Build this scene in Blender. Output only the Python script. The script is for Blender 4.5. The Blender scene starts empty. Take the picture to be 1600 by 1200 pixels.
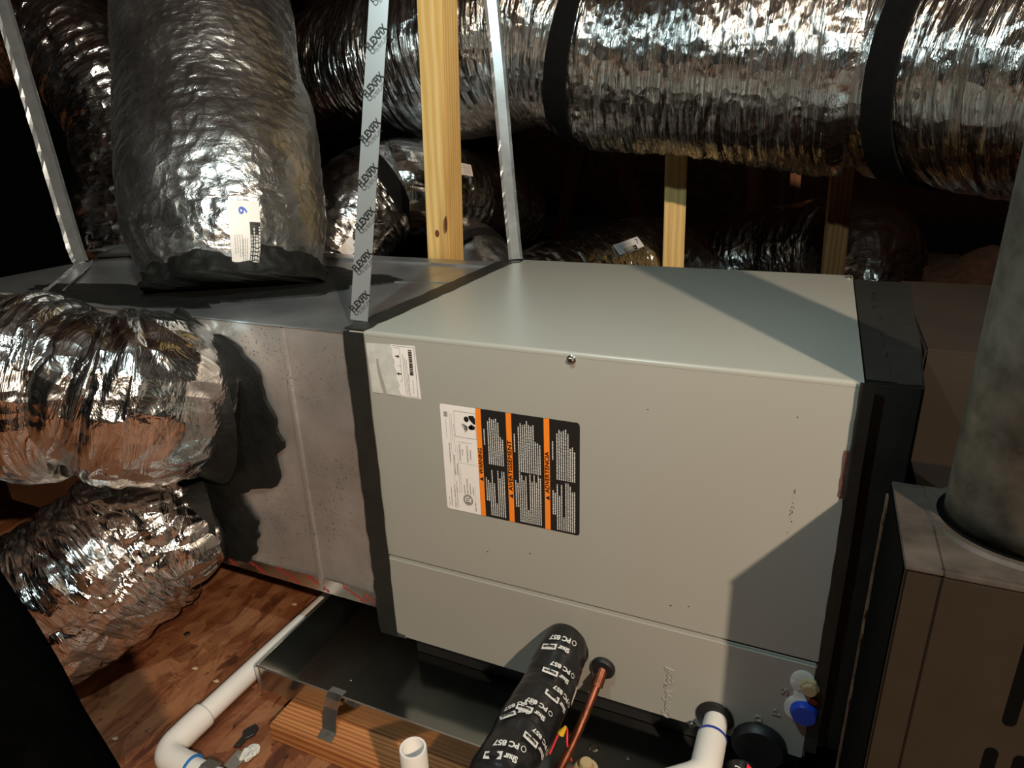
import bpy, bmesh, math, random
import numpy as np
from mathutils import Vector, Matrix
random.seed(7); np.random.seed(7)
scene = bpy.context.scene
COL = scene.collection

# ------------------------------------------------------------------ camera
CAM = np.array([0.5978, -0.7914, 0.8332])
FW = np.array([-0.38868106, 0.85069242, -0.35390598])
RT = np.array([0.91407876, 0.40425869, -0.03217042])
UP = np.array([-0.11570243, 0.33600197, 0.93472757])
FPX = 1059.7
cd = bpy.data.cameras.new('camera'); cam = bpy.data.objects.new('camera', cd); COL.objects.link(cam)
cd.sensor_width = 36; cd.lens = FPX / 1600 * 36; cd.clip_start = 0.02
M = Matrix.Identity(4)
for i in range(3):
    M[i][0] = RT[i]; M[i][1] = UP[i]; M[i][2] = -FW[i]; M[i][3] = CAM[i]
cam.matrix_world = M
scene.camera = cam

# ------------------------------------------------------------------ light
scene.view_settings.view_transform = 'Standard'
scene.view_settings.look = 'None'
scene.view_settings.gamma = 1
scene.view_settings.exposure = 0.0
w = bpy.data.worlds.new('world'); scene.world = w; w.use_nodes = True
w.node_tree.nodes['Background'].inputs[0].default_value = (0.6, 0.5, 0.42, 1)
w.node_tree.nodes['Background'].inputs[1].default_value = 0.001

def point_light(name, loc, power, col, rad):
    l = bpy.data.lights.new(name, 'POINT'); l.energy = power; l.color = col; l.shadow_soft_size = rad
    o = bpy.data.objects.new(name, l); COL.objects.link(o); o.location = loc
    return o
sl = bpy.data.lights.new('shaded_work_lamp', 'SPOT'); sl.energy = 310; sl.color = (1.0, 0.79, 0.58); sl.shadow_soft_size = 0.03; sl.spot_size = math.radians(166); sl.spot_blend = 0.15
so = bpy.data.objects.new('shaded_work_lamp', sl); COL.objects.link(so); so.location = (1.85, -1.70, 1.95)      # shaded lamp hanging to the right, shining down
point_light('cool_led_lamp', (0.20, -0.50, 1.35), 25, (0.78, 1.0, 1.0), 0.02)         # cool LED lamp hanging above the left of the cabinet

# ------------------------------------------------------------------ helpers
def ray(x, y): return FW + RT * (x - 800) / FPX + UP * (600 - y) / FPX
def at(x, y, d): return CAM + ray(x, y) * d
def on(x, y, ax, v):
    r = ray(x, y); i = 'xyz'.index(ax); return CAM + r * ((v - CAM[i]) / r[i])
def project(P):
    d = np.asarray(P) - CAM; z = d @ FW
    return np.stack([800 + FPX * (d @ RT) / z, 600 - FPX * (d @ UP) / z], -1)

def tag(o, label=None, cat=None, group=None, kind=None):
    if label: o['label'] = label
    if cat: o['category'] = cat
    if group: o['group'] = group
    if kind: o['kind'] = kind
    return o
def empty(name, loc, label, cat, group=None):
    o = bpy.data.objects.new(name, None); COL.objects.link(o); o.location = loc
    o.empty_display_size = 0.05
    return tag(o, label, cat, group)
def link(name, me, mat, parent=None):
    o = bpy.data.objects.new(name, me); COL.objects.link(o)
    if mat is not None: me.materials.append(mat)
    if parent is not None:
        o.parent = parent
        o.matrix_parent_inverse = Matrix.Translation(-parent_world(parent))
    return o
def parent_world(o):
    v = Vector((0, 0, 0))
    while o is not None:
        v = v + o.location; o = o.parent if False else None
    return v
def mesh_from(name, verts, faces, smooth=False):
    me = bpy.data.meshes.new(name)
    me.from_pydata([tuple(v) for v in verts], [], [tuple(f) for f in faces]); me.update()
    if smooth:
        me.polygons.foreach_set('use_smooth', [True] * len(me.polygons))
    return me
class MB:
    """collects shapes in world coordinates"""
    def __init__(s): s.v = []; s.f = []
    def add(s, v, f):
        n = len(s.v); s.v += [tuple(map(float, p)) for p in v]; s.f += [tuple(i + n for i in q) for q in f]; return s
    def box(s, x0, x1, y0, y1, z0, z1):
        v = [(x, y, z) for x in (x0, x1) for y in (y0, y1) for z in (z0, z1)]
        return s.add(v, [(0, 1, 3, 2), (4, 6, 7, 5), (0, 4, 5, 1), (2, 3, 7, 6), (0, 2, 6, 4), (1, 5, 7, 3)])
    def prism(s, poly, z0, z1, axis='z'):
        n = len(poly)
        def P(a, b, c): return (a, b, c) if axis == 'z' else ((a, c, b) if axis == 'y' else (c, a, b))
        v = [P(a, b, z0) for a, b in poly] + [P(a, b, z1) for a, b in poly]
        f = [tuple(range(n))[::-1], tuple(range(n, 2 * n))] + [(i, (i + 1) % n, (i + 1) % n + n, i + n) for i in range(n)]
        return s.add(v, f)
    def cyl(s, a, b, r0, r1=None, n=24, cap=True):
        a = np.array(a, float); b = np.array(b, float); r1 = r0 if r1 is None else r1
        t = (b - a) / np.linalg.norm(b - a); h = np.array([0, 0, 1.]) if abs(t[2]) < .9 else np.array([1., 0, 0])
        e1 = np.cross(t, h); e1 /= np.linalg.norm(e1); e2 = np.cross(t, e1)
        v = []
        for c, r in ((a, r0), (b, r1)):
            for k in range(n):
                q = 2 * math.pi * k / n; v.append(c + r * (e1 * math.cos(q) + e2 * math.sin(q)))
        f = [(k, (k + 1) % n, (k + 1) % n + n, k + n) for k in range(n)]
        if cap: f += [tuple(range(n))[::-1], tuple(range(n, 2 * n))]
        return s.add(v, f)
    def build(s, name, mat, parent=None, bevel=0, seg=2, smooth=False):
        me = mesh_from(name, s.v, s.f)
        bm = bmesh.new(); bm.from_mesh(me)
        bmesh.ops.recalc_face_normals(bm, faces=bm.faces)
        if bevel:
            bmesh.ops.bevel(bm, geom=list(bm.edges), offset=bevel, segments=seg, affect='EDGES', clamp_overlap=True)
        bm.to_mesh(me); bm.free()
        if smooth:
            me.polygons.foreach_set('use_smooth', [True] * len(me.polygons))
            me.set_sharp_from_angle(angle=math.radians(40))
        return link(name, me, mat, parent)

# noise ------------------------------------------------------------
def _h(i, j, k, seed):
    n = (i * 374761393 + j * 668265263 + k * 1274126177 + seed * 974634777) & 0xffffffff
    n = ((n ^ (n >> 13)) * 1274126177) & 0xffffffff
    n = (n ^ (n >> 16)) & 0xffff
    return n / 32767.5 - 1.0
def noise(P, seed=0):
    P = np.asarray(P, float); I = np.floor(P).astype(np.int64); F_ = P - I; F_ = F_ * F_ * F_ * (F_ * (F_ * 6 - 15) + 10)
    x, y, z = F_[..., 0], F_[..., 1], F_[..., 2]; i, j, k = I[..., 0], I[..., 1], I[..., 2]
    r = 0
    for a in (0, 1):
        for b in (0, 1):
            for c in (0, 1):
                r = r + _h(i + a, j + b, k + c, seed) * (x if a else 1 - x) * (y if b else 1 - y) * (z if c else 1 - z)
    return r
def ridged(P, seed=0): return 1 - 2 * np.abs(noise(P, seed))

def catmull(pts, n):
    pts = np.asarray(pts, float)
    P = np.vstack([2 * pts[0] - pts[1], pts, 2 * pts[-1] - pts[-2]])
    m = len(pts) - 1; out = []
    for t in np.linspace(0, m, n):
        i = min(int(t), m - 1); u = t - i; p0, p1, p2, p3 = P[i:i + 4]
        out.append(.5 * ((2 * p1) + (p2 - p0) * u + (2 * p0 - 5 * p1 + 4 * p2 - p3) * u * u + (3 * p1 - p0 - 3 * p2 + p3) * u ** 3))
    return np.array(out)

class Tube:
    """a swept tube: path points (x, y, z, r)"""
    def __init__(s, pts, up=(0, 0, 1)):
        D = catmull(pts, 400); L = np.concatenate([[0], np.cumsum(np.linalg.norm(np.diff(D[:, :3], axis=0), axis=1))])
        s.len = L[-1]; g = np.linspace(0, s.len, 400)
        D = np.stack([np.interp(g, L, D[:, k]) for k in range(D.shape[1])], 1)
        s.P = D[:, :3]; s.R = D[:, 3]
        T = np.gradient(s.P, axis=0); T /= np.linalg.norm(T, axis=1)[:, None]; s.T = T
        e = np.cross(T[0], np.array(up, float)); e /= np.linalg.norm(e); E1 = [e]
        for t in T[1:]:
            e = e - t * (e @ t); e /= np.linalg.norm(e); E1.append(e)
        s.E1 = np.array(E1); s.E2 = np.cross(s.T, s.E1)
    def frame(s, u):
        x = np.clip(np.asarray(u, float), 0, 1) * 399
        f = lambda A: np.stack([np.interp(x, np.arange(400), A[:, k]) for k in range(3)], -1)
        return f(s.P), f(s.T), f(s.E1), f(s.E2), np.interp(x, np.arange(400), s.R)
    def surf(s, u, th, off=0.0):
        p, t, a, b, r = s.frame(u); th = np.asarray(th)
        d = a * np.cos(th)[..., None] + b * np.sin(th)[..., None]
        return p + d * (r + off)[..., None], d
    def find(s, x, y):
        u = np.linspace(0, 1, 240); th = np.linspace(0, 2 * math.pi, 180, endpoint=False)
        U, TH = np.meshgrid(u, th, indexing='ij'); P, Nn = s.surf(U.ravel(), TH.ravel())
        q = project(P); e = (q[:, 0] - x) ** 2 + (q[:, 1] - y) ** 2
        e[((CAM - P) * Nn).sum(1) < 0] = 1e9
        k = e.argmin(); return U.ravel()[k], TH.ravel()[k]

def tube_mesh(name, tb, nu, nt, disp=None, mat=None, parent=None, caps=True, u0=0.0, u1=1.0):
    u = np.linspace(u0, u1, nu); th = np.linspace(0, 2 * math.pi, nt, endpoint=False)
    U, TH = np.meshgrid(u, th, indexing='ij')
    d = disp(U.ravel() * tb.len, TH.ravel(), tb.frame(U.ravel())[4]) if disp else np.zeros(U.size)
    P, _ = tb.surf(U.ravel(), TH.ravel(), d)
    i, j = np.meshgrid(np.arange(nu - 1), np.arange(nt), indexing='ij'); j2 = (j + 1) % nt
    F_ = np.stack([i * nt + j, i * nt + j2, (i + 1) * nt + j2, (i + 1) * nt + j], -1).reshape(-1, 4)
    nq = len(F_)
    me = bpy.data.meshes.new(name)
    caps_n = 2 if caps else 0
    me.vertices.add(len(P)); me.vertices.foreach_set('co', P.ravel())
    loops = F_.ravel(); starts = np.arange(nq) * 4; tot = np.full(nq, 4)
    if caps:
        loops = np.concatenate([loops, np.arange(nt)[::-1], (nu - 1) * nt + np.arange(nt)])
        starts = np.concatenate([starts, [nq * 4, nq * 4 + nt]]); tot = np.concatenate([tot, [nt, nt]])
    me.loops.add(len(loops)); me.loops.foreach_set('vertex_index', loops.astype(np.int32))
    me.polygons.add(len(starts)); me.polygons.foreach_set('loop_start', starts.astype(np.int32))
    try: me.polygons.foreach_set('loop_total', tot.astype(np.int32))
    except Exception: pass
    me.update(calc_edges=True); me.validate()
    uv = me.uv_layers.new(name='UVMap')
    Ru = np.mean(tb.R); jj = np.stack([j, j + 1, j + 1, j], -1).reshape(-1, 4); ii = np.stack([i, i, i + 1, i + 1], -1).reshape(-1, 4)
    UVc = np.zeros((len(me.loops), 2))
    UVc[:nq * 4, 0] = (u0 + (u1 - u0) * ii / (nu - 1)).ravel() * tb.len; UVc[:nq * 4, 1] = jj.ravel() / nt * 2 * math.pi * Ru
    uv.data.foreach_set('uv', UVc.ravel())
    me.polygons.foreach_set('use_smooth', [True] * len(me.polygons))
    return link(name, me, mat, parent)

def pipe(name, pts, r, mat, parent=None, nu=40, nt=20, caps=True):
    tb = Tube([tuple(p) + (r,) for p in pts], up=(0.13, 0.21, 0.97)); return tube_mesh(name, tb, nu, nt, None, mat, parent, caps)

# text -------------------------------------------------------------
_tc = {}
def text2d(s, shear=0.0, bold=0.0):
    key = (s, shear, bold)
    if key in _tc: return _tc[key]
    c = bpy.data.curves.new('t', 'FONT'); c.body = s; c.size = 1; c.shear = shear; c.offset = bold; c.resolution_u = 3
    o = bpy.data.objects.new('t', c); COL.objects.link(o)
    dg = bpy.context.evaluated_depsgraph_get(); dg.update()
    me = o.evaluated_get(dg).to_mesh()
    v = np.array([(p.co.x, p.co.y) for p in me.vertices]); f = [tuple(p.vertices) for p in me.polygons]
    o.evaluated_get(dg).to_mesh_clear()
    bpy.data.objects.remove(o); bpy.data.curves.remove(c)
    if len(v):
        v[:, 0] -= (v[:, 0].min() + v[:, 0].max()) / 2; v[:, 1] -= (v[:, 1].min() + v[:, 1].max()) / 2
    _tc[key] = (v, f); return v, f
def text_on(mb, s, length, height, fn, shear=0, bold=0):
    """fit text into length x height, fn maps local (a, b) arrays to 3-D"""
    v, f = text2d(s, shear, bold)
    w_ = np.ptp(v[:, 0]); h_ = np.ptp(v[:, 1])
    mb.add(fn(v[:, 0] / w_ * length, v[:, 1] / h_ * height), f)
def plane_fn(o, a, b):
    o, a, b = (np.array(k, float) for k in (o, a, b))
    return lambda u, v: o + np.outer(u, a) + np.outer(v, b)

# ------------------------------------------------------------------ materials
def new_mat(name, col, rough=.5, metal=0.0, spec=None):
    m = bpy.data.materials.new(name); m.use_nodes = True
    b = m.node_tree.nodes['Principled BSDF']
    b.inputs['Base Color'].default_value = (*col, 1); b.inputs['Roughness'].default_value = rough; b.inputs['Metallic'].default_value = metal
    if spec is not None: b.inputs['Specular IOR Level'].default_value = spec
    return m
def N(m, t, **kw):
    n = m.node_tree.nodes.new(t)
    for k, v in kw.items(): setattr(n, k, v)
    return n
def L(m, a, b): m.node_tree.links.new(a, b)
def coords(m, scale=(1, 1, 1), kind='Object', rot=(0, 0, 0)):
    tc = N(m, 'ShaderNodeTexCoord'); mp = N(m, 'ShaderNodeMapping')
    mp.inputs['Scale'].default_value = scale; mp.inputs['Rotation'].default_value = rot
    L(m, tc.outputs[kind], mp.inputs[0]); return mp.outputs[0]
def tex_noise(m, vec, scale, detail=3, rough=.5, dist=0):
    n = N(m, 'ShaderNodeTexNoise'); n.inputs['Scale'].default_value = scale; n.inputs['Detail'].default_value = detail
    n.inputs['Roughness'].default_value = rough; n.inputs['Distortion'].default_value = dist; L(m, vec, n.inputs['Vector']); return n
def ramp(m, fac, stops):
    r = N(m, 'ShaderNodeValToRGB'); el = r.color_ramp.elements
    while len(el) < len(stops): el.new(.5)
    for e, (p, c) in zip(el, stops): e.position = p; e.color = (*c, 1)
    L(m, fac, r.inputs[0]); return r
def bsdf(m): return m.node_tree.nodes['Principled BSDF']
def bump(m, h, strength, dist=.001, prev=None):
    b = N(m, 'ShaderNodeBump'); b.inputs['Strength'].default_value = strength; b.inputs['Distance'].default_value = dist
    L(m, h, b.inputs['Height'])
    if prev is not None: L(m, prev, b.inputs['Normal'])
    return b.outputs[0]

def foil_mat(name, su=90, sa=18, strength=.6, base=.80, dust=.25, rough=(.10, .30), crump=.5, metal=1.0):
    m = new_mat(name, (base,) * 3, .2, metal)
    uv = coords(m, (su, sa, 1), 'UV'); uvi = coords(m, (1, 1, 1), 'UV')
    n1 = tex_noise(m, uv, 1.0, 4, .6, .8)
    v = N(m, 'ShaderNodeTexVoronoi', feature='F1'); v.inputs['Scale'].default_value = 38
    wob = tex_noise(m, uvi, 14, 2); mix = N(m, 'ShaderNodeVectorMath', operation='MULTIPLY_ADD')
    L(m, wob.outputs['Color'], mix.inputs[0]); mix.inputs[1].default_value = (.05, .05, .05); L(m, uvi, mix.inputs[2]); L(m, mix.outputs[0], v.inputs['Vector'])
    b1 = bump(m, n1.outputs['Fac'], strength, .006)
    b2 = bump(m, v.outputs['Distance'], crump, .008, b1)
    L(m, b2, bsdf(m).inputs['Normal'])
    n2 = tex_noise(m, uvi, 9, 4, .6)
    r = N(m, 'ShaderNodeMapRange'); r.inputs[1].default_value = .3; r.inputs[2].default_value = .7; r.inputs[3].default_value = rough[0]; r.inputs[4].default_value = rough[1]
    L(m, n2.outputs['Fac'], r.inputs[0]); L(m, r.outputs[0], bsdf(m).inputs['Roughness'])
    n3 = tex_noise(m, uvi, 5, 5, .65)
    rm = ramp(m, n3.outputs['Fac'], [(.35, (base, base, base)), (.75, (base * (1 - dust), base * (1 - dust) * .98, base * (1 - dust) * .94))])
    L(m, rm.outputs[0], bsdf(m).inputs['Base Color'])
    return m
FOIL_BIG = foil_mat('foil_trunk', 150, 11, .8, .74, .2, (.10, .26), .25)
FOIL_SMOOTH = foil_mat('foil_dull', 70, 45, .5, .60, .35, (.24, .40), .45, .98)
FOIL_CRUMP = foil_mat('foil_crumpled', 85, 13, .95, .84, .25, (.10, .26), .45)
FOIL_BACK = foil_mat('foil_back', 90, 22, .5, .78, .25, (.1, .28), .45)

def metal_mat(name, col, rough, mott=.25, spots=False, scale=12, metal=1.0):
    m = new_mat(name, col, rough, metal)
    c = coords(m); n = tex_noise(m, c, scale, 4, .6)
    d = tuple(k * (1 - mott) for k in col)
    r = ramp(m, n.outputs['Fac'], [(.3, d), (.7, col)]); out = r.outputs[0]
    if spots:
        n2 = tex_noise(m, c, 190, 3, .6); r2 = ramp(m, n2.outputs['Fac'], [(.34, (1, 1, 1)), (.40, (0, 0, 0))])
        n4 = tex_noise(m, c, 7, 2); r4 = ramp(m, n4.outputs['Fac'], [(.42, (0, 0, 0)), (.6, (.75, .75, .75))])
        mm = N(m, 'ShaderNodeMath', operation='MULTIPLY'); L(m, r2.outputs[0], mm.inputs[0]); L(m, r4.outputs[0], mm.inputs[1])
        mx = N(m, 'ShaderNodeMix', data_type='RGBA'); L(m, mm.outputs[0], mx.inputs[0]); L(m, out, mx.inputs[6]); mx.inputs[7].default_value = (.05, .045, .04, 1); out = mx.outputs[2]
    L(m, out, bsdf(m).inputs['Base Color'])
    n3 = tex_noise(m, c, 8, 3); mr = N(m, 'ShaderNodeMapRange'); mr.inputs[3].default_value = rough * .7; mr.inputs[4].default_value = rough * 1.35
    L(m, n3.outputs['Fac'], mr.inputs[0]); L(m, mr.outputs[0], bsdf(m).inputs['Roughness'])
    n5 = tex_noise(m, c, 5, 2); L(m, bump(m, n5.outputs['Fac'], .35, .008), bsdf(m).inputs['Normal'])
    return m
GALV = metal_mat('galvanized', (.60, .57, .55), .46, .35, True, 9, .78)
GALV_TOP = metal_mat('galvanized_top', (.50, .53, .56), .33, .3, False, 12, .85)
PAN = metal_mat('pan_metal', (.50, .52, .50), .15, .15)
STEEL = metal_mat('bracket_steel', (.55, .55, .53), .38, .15, False, 30)
FLUE = metal_mat('flue_metal', (.25, .25, .215), .52, .55, False, 34)
SCREW = new_mat('screw_zinc', (.62, .62, .60), .25, 1.0)
COPPER = metal_mat('copper', (.24, .085, .05), .42, .5, False, 60, .9)

def flat_mat(name, col, rough=.6, var=.12, scale=20, bs=0.0, spec=None):
    m = new_mat(name, col, rough, 0, spec); c = coords(m); n = tex_noise(m, c, scale, 4, .6)
    r = ramp(m, n.outputs['Fac'], [(.3, tuple(k * (1 - var) for k in col)), (.7, tuple(min(1, k * (1 + var * .5)) for k in col))])
    L(m, r.outputs[0], bsdf(m).inputs['Base Color'])
    if bs: L(m, bump(m, n.outputs['Fac'], bs, .004), bsdf(m).inputs['Normal'])
    return m
PAINT = flat_mat('cabinet_paint', (.335, .332, .300), .33, .03, 2.5)
PAINT_LOW = flat_mat('cabinet_paint_lower', (.32, .313, .282), .36, .03, 2.5)
SHADE_BLK = new_mat('shade_black', (.002, .002, .002), .9, 0, .05)  # near-black put where openings and the furnace side lie in shade
TAPE_BLK = flat_mat('black_foil_tape', (.014, .0145, .0125), .5, .3, 25, .4)
MASTIC = flat_mat('black_mastic', (.0065, .007, .0065), .65, .5, 30, 1.0, .25)
BLACK = flat_mat('black_rubber', (.010, .010, .011), .5, .2, 20)
WEB = flat_mat('black_webbing', (.0045, .0045, .0045), .8, .3, 60, .2, .12)
FURN = flat_mat('furnace_brown', (.019, .0155, .0105), .5, .12, 30)
FURN_TOP = flat_mat('furnace_top_dusty', (.062, .050, .042), .6, .5, 26)
CARDB = flat_mat('furnace_casing_brown', (.020, .0125, .007), .6, .25, 9)
WHITE = flat_mat('white_pvc', (.70, .67, .64), .35, .04, 10)
PAPER = flat_mat('label_paper', (.80, .77, .75), .5, .03, 40)
PAPER_GREY = flat_mat('label_torn_grey', (.56, .56, .53), .6, .18, 50)
INK = new_mat('ink_black', (.012, .012, .012), .45)
INK_W = new_mat('ink_white', (.62, .62, .60), .5)
INK_G = new_mat('ink_grey', (.30, .29, .29), .5)
ORANGE = new_mat('label_orange', (.90, .24, .02), .45)
BLUE = new_mat('blue_cap', (.01, .05, .45), .4)
BLUE_INK = new_mat('blue_marker', (.02, .10, .55), .5)
RED = new_mat('red_wire', (.75, .03, .05), .4)
RED_INK = new_mat('red_tape_print', (.42, .03, .03), .45)
YEL = new_mat('yellow_nut', (.75, .55, .03), .4)
TAN = flat_mat('tan_plastic', (.42, .32, .18), .4, .1, 30)
FOAM = flat_mat('white_foam', (.66, .66, .62), .8, .2, 60, .5)
BLUE_GLUE = new_mat('pipe_primer', (.02, .04, .30), .35)
PURPLE_GLUE = new_mat('blue_primer', (.02, .16, .45), .35)

def wood_mat(name, a, b, axis='z', scale=1.0):
    m = new_mat(name, a, .6)
    s = {'z': (28, 28, 1.6), 'x': (1.6, 28, 28), 'y': (28, 1.6, 28)}[axis]
    c = coords(m, tuple(k * scale for k in s)); n = tex_noise(m, c, 1.6, 5, .65, .6)
    s2 = {'z': (1, 1, .06), 'x': (.06, 1, 1), 'y': (1, .06, 1)}[axis]
    c2 = coords(m, s2); wv = N(m, 'ShaderNodeTexWave', wave_type='RINGS'); wv.rings_direction = axis.upper() if axis != 'y' else 'Y'
    wv.inputs['Scale'].default_value = 38 * scale; wv.inputs['Distortion'].default_value = 3; wv.inputs['Detail'].default_value = 2; wv.inputs['Detail Scale'].default_value = 2
    L(m, c2, wv.inputs['Vector'])
    mx = N(m, 'ShaderNodeMath', operation='MULTIPLY_ADD'); L(m, wv.outputs['Fac'], mx.inputs[0]); mx.inputs[1].default_value = .45; 
    m2 = N(m, 'ShaderNodeMath', operation='MULTIPLY'); L(m, n.outputs['Fac'], m2.inputs[0]); m2.inputs[1].default_value = .7; L(m, m2.outputs[0], mx.inputs[2])
    r = ramp(m, mx.outputs[0], [(.25, a), (.85, b)]); L(m, r.outputs[0], bsdf(m).inputs['Base Color'])
    L(m, bump(m, n.outputs['Fac'], .25, .002), bsdf(m).inputs['Normal'])
    return m
PINE = wood_mat('yellow_pine', (.80, .58, .24), (.62, .38, .12), 'z')
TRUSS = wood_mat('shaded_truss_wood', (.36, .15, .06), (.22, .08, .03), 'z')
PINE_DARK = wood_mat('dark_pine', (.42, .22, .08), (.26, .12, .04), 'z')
PINE_X = wood_mat('orange_pine', (.52, .22, .075), (.24, .075, .02), 'x', 1.3)
KNOT = new_mat('knot', (.16, .05, .02), .6)

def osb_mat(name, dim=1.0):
    m = new_mat(name, (.3, .13, .05), .65)
    c0 = coords(m); wob = tex_noise(m, c0, 5, 2)
    outs = []
    for rot, sc in ((.6, (90, 24, 40)), (-.7, (80, 20, 40)), (1.5, (75, 22, 40))):
        tc = coords(m, sc, 'Object', (0, 0, rot)); v = N(m, 'ShaderNodeTexVoronoi', feature='F1')
        mad = N(m, 'ShaderNodeVectorMath', operation='MULTIPLY_ADD'); L(m, wob.outputs['Color'], mad.inputs[0]); mad.inputs[1].default_value = (7, 7, 0); L(m, tc, mad.inputs[2]); L(m, mad.outputs[0], v.inputs['Vector'])
        v.inputs['Scale'].default_value = .55; outs.append(v)
    sep = [N(m, 'ShaderNodeSeparateColor') for _ in outs]
    for v, s_ in zip(outs, sep): L(m, v.outputs['Color'], s_.inputs[0])
    a = N(m, 'ShaderNodeMath', operation='MAXIMUM'); L(m, sep[0].outputs[0], a.inputs[0]); L(m, sep[1].outputs[1], a.inputs[1])
    b = N(m, 'ShaderNodeMath', operation='MULTIPLY_ADD'); L(m, sep[2].outputs[2], b.inputs[0]); b.inputs[1].default_value = .25
    a2 = N(m, 'ShaderNodeMath', operation='MULTIPLY'); L(m, a.outputs[0], a2.inputs[0]); a2.inputs[1].default_value = .38; L(m, a2.outputs[0], b.inputs[2])
    n = tex_noise(m, c0, 6, 7, .7, .8); cmb = N(m, 'ShaderNodeMath', operation='MULTIPLY_ADD'); L(m, n.outputs['Fac'], cmb.inputs[0]); cmb.inputs[1].default_value = 1.1; L(m, b.outputs[0], cmb.inputs[2])
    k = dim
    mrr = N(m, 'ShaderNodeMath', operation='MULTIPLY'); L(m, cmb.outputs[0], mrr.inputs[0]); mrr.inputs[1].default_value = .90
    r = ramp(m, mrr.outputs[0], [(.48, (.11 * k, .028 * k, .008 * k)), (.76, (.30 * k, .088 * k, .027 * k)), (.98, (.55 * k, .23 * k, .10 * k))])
    n2 = tex_noise(m, c0, 55, 4, .7); r2 = ramp(m, n2.outputs['Fac'], [(.30, (.25, .25, .25)), (.38, (1, 1, 1))])
    mx = N(m, 'ShaderNodeMix', data_type='RGBA', blend_type='MULTIPLY'); mx.inputs[0].default_value = 1; L(m, r.outputs[0], mx.inputs[6]); L(m, r2.outputs[0], mx.inputs[7])
    L(m, mx.outputs[2], bsdf(m).inputs['Base Color'])
    L(m, bump(m, cmb.outputs[0], .5, .004), bsdf(m).inputs['Normal'])
    return m
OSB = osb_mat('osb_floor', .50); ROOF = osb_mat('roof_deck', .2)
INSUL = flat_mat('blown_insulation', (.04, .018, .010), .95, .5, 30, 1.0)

# ------------------------------------------------------------------ setting
ZF = -0.115
fl = MB().box(-3.0, 1.9, -2.4, 0.95, ZF - .02, ZF).build('floor', OSB); tag(fl, 'orange brown strand board attic floor', 'floor', kind='structure')
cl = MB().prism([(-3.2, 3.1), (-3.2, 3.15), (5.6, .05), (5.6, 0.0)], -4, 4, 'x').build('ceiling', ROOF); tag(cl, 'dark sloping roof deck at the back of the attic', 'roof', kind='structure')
# loose insulation behind
nx, ny = 150, 110; X, Y = np.meshgrid(np.linspace(-3.6, 3.6, nx), np.linspace(.96, 5.4, ny), indexing='ij')
Pn = np.stack([X.ravel(), Y.ravel(), X.ravel() * 0], 1)
Zi = -.16 + .10 * noise(Pn * 1.3, 3) + .05 * noise(Pn * 4, 5) + .025 * noise(Pn * 14, 6)
Zi += .45 * np.exp(-(((X.ravel() - 1.25) / .5) ** 2 + ((Y.ravel() - 2.45) / .45) ** 2)) + .22 * np.exp(-(((X.ravel() + .55) / .8) ** 2 + ((Y.ravel() - 3.1) / .5) ** 2))
V = np.stack([X.ravel(), Y.ravel(), Zi], 1); Fq = [(i * ny + j, (i + 1) * ny + j, (i + 1) * ny + j + 1, i * ny + j + 1) for i in range(nx - 1) for j in range(ny - 1)]
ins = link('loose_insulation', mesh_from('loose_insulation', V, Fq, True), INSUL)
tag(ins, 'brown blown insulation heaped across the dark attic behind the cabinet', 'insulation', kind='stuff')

# ------------------------------------------------------------------ coil cabinet
W, H, D = 0.66, 0.559, 0.582
cab = empty('coil_cabinet', (W / 2, D / 2, 0), 'beige grey metal coil cabinet with warning label, centre of the picture', 'coil cabinet')
MB().box(-.028, W + .002, .006, D, 0.002, H - .006).build('body', PAINT, cab, .002)
# top panel with a rolled front edge and a short flange
prof = [(D + .002, H), (.004, H)] + [(.004 - .005 * math.sin(a), H - .005 + .005 * math.cos(a)) for a in np.linspace(.3, math.pi / 2, 5)] + [(-.001, H - .007), (.003, H - .007), (.003, H - .006), (D + .002, H - .005)]
MB().prism(prof, -.028, W + .002, 'x').build('top_panel', PAINT, cab, smooth=True)
MB().box(-.004, W + .002, -.001, .0065, .169, H - .0071).build('upper_front_panel', PAINT, cab, .0004)
lowp = MB().box(-.004, W + .002, -.0045, .0065, .001, .1655).build('lower_front_panel', PAINT_LOW, cab, .0030)
MB().box(.0, W, .003, .006, .164, .171).build('panel_gap', SHADE_BLK, cab)
for y in (.07, .30, .52): MB().box(0, W, y - .02, y + .02, -.0775, .002).build('support_rail', BLACK, cab)
def screw(name, c, r, parent, mat=SCREW, nrm=(0, -1, 0)):
    c = np.array(c, float); n = np.array(nrm, float)
    mb = MB().cyl(c - n * .002, c + n * .0015, r * 1.45, r * 1.4, 20); mb.cyl(c + n * .0015, c + n * .0055, r, r * .92, 6)
    o = mb.build(name, mat, parent, .0006, 1)
    MB().cyl(c + n * .0054, c + n * .0058, r * .5, r * .45, 12).build('screw_recess', BLACK, o)
    return o
screw('screw', (.3225, -.001, .549), .0045, cab)
screw('screw', (.510, -.0045, .006), .0042, cab)
screw('screw', (.655, .56, H + .001), .004, cab, SCREW, (0, 0, 1))

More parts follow.
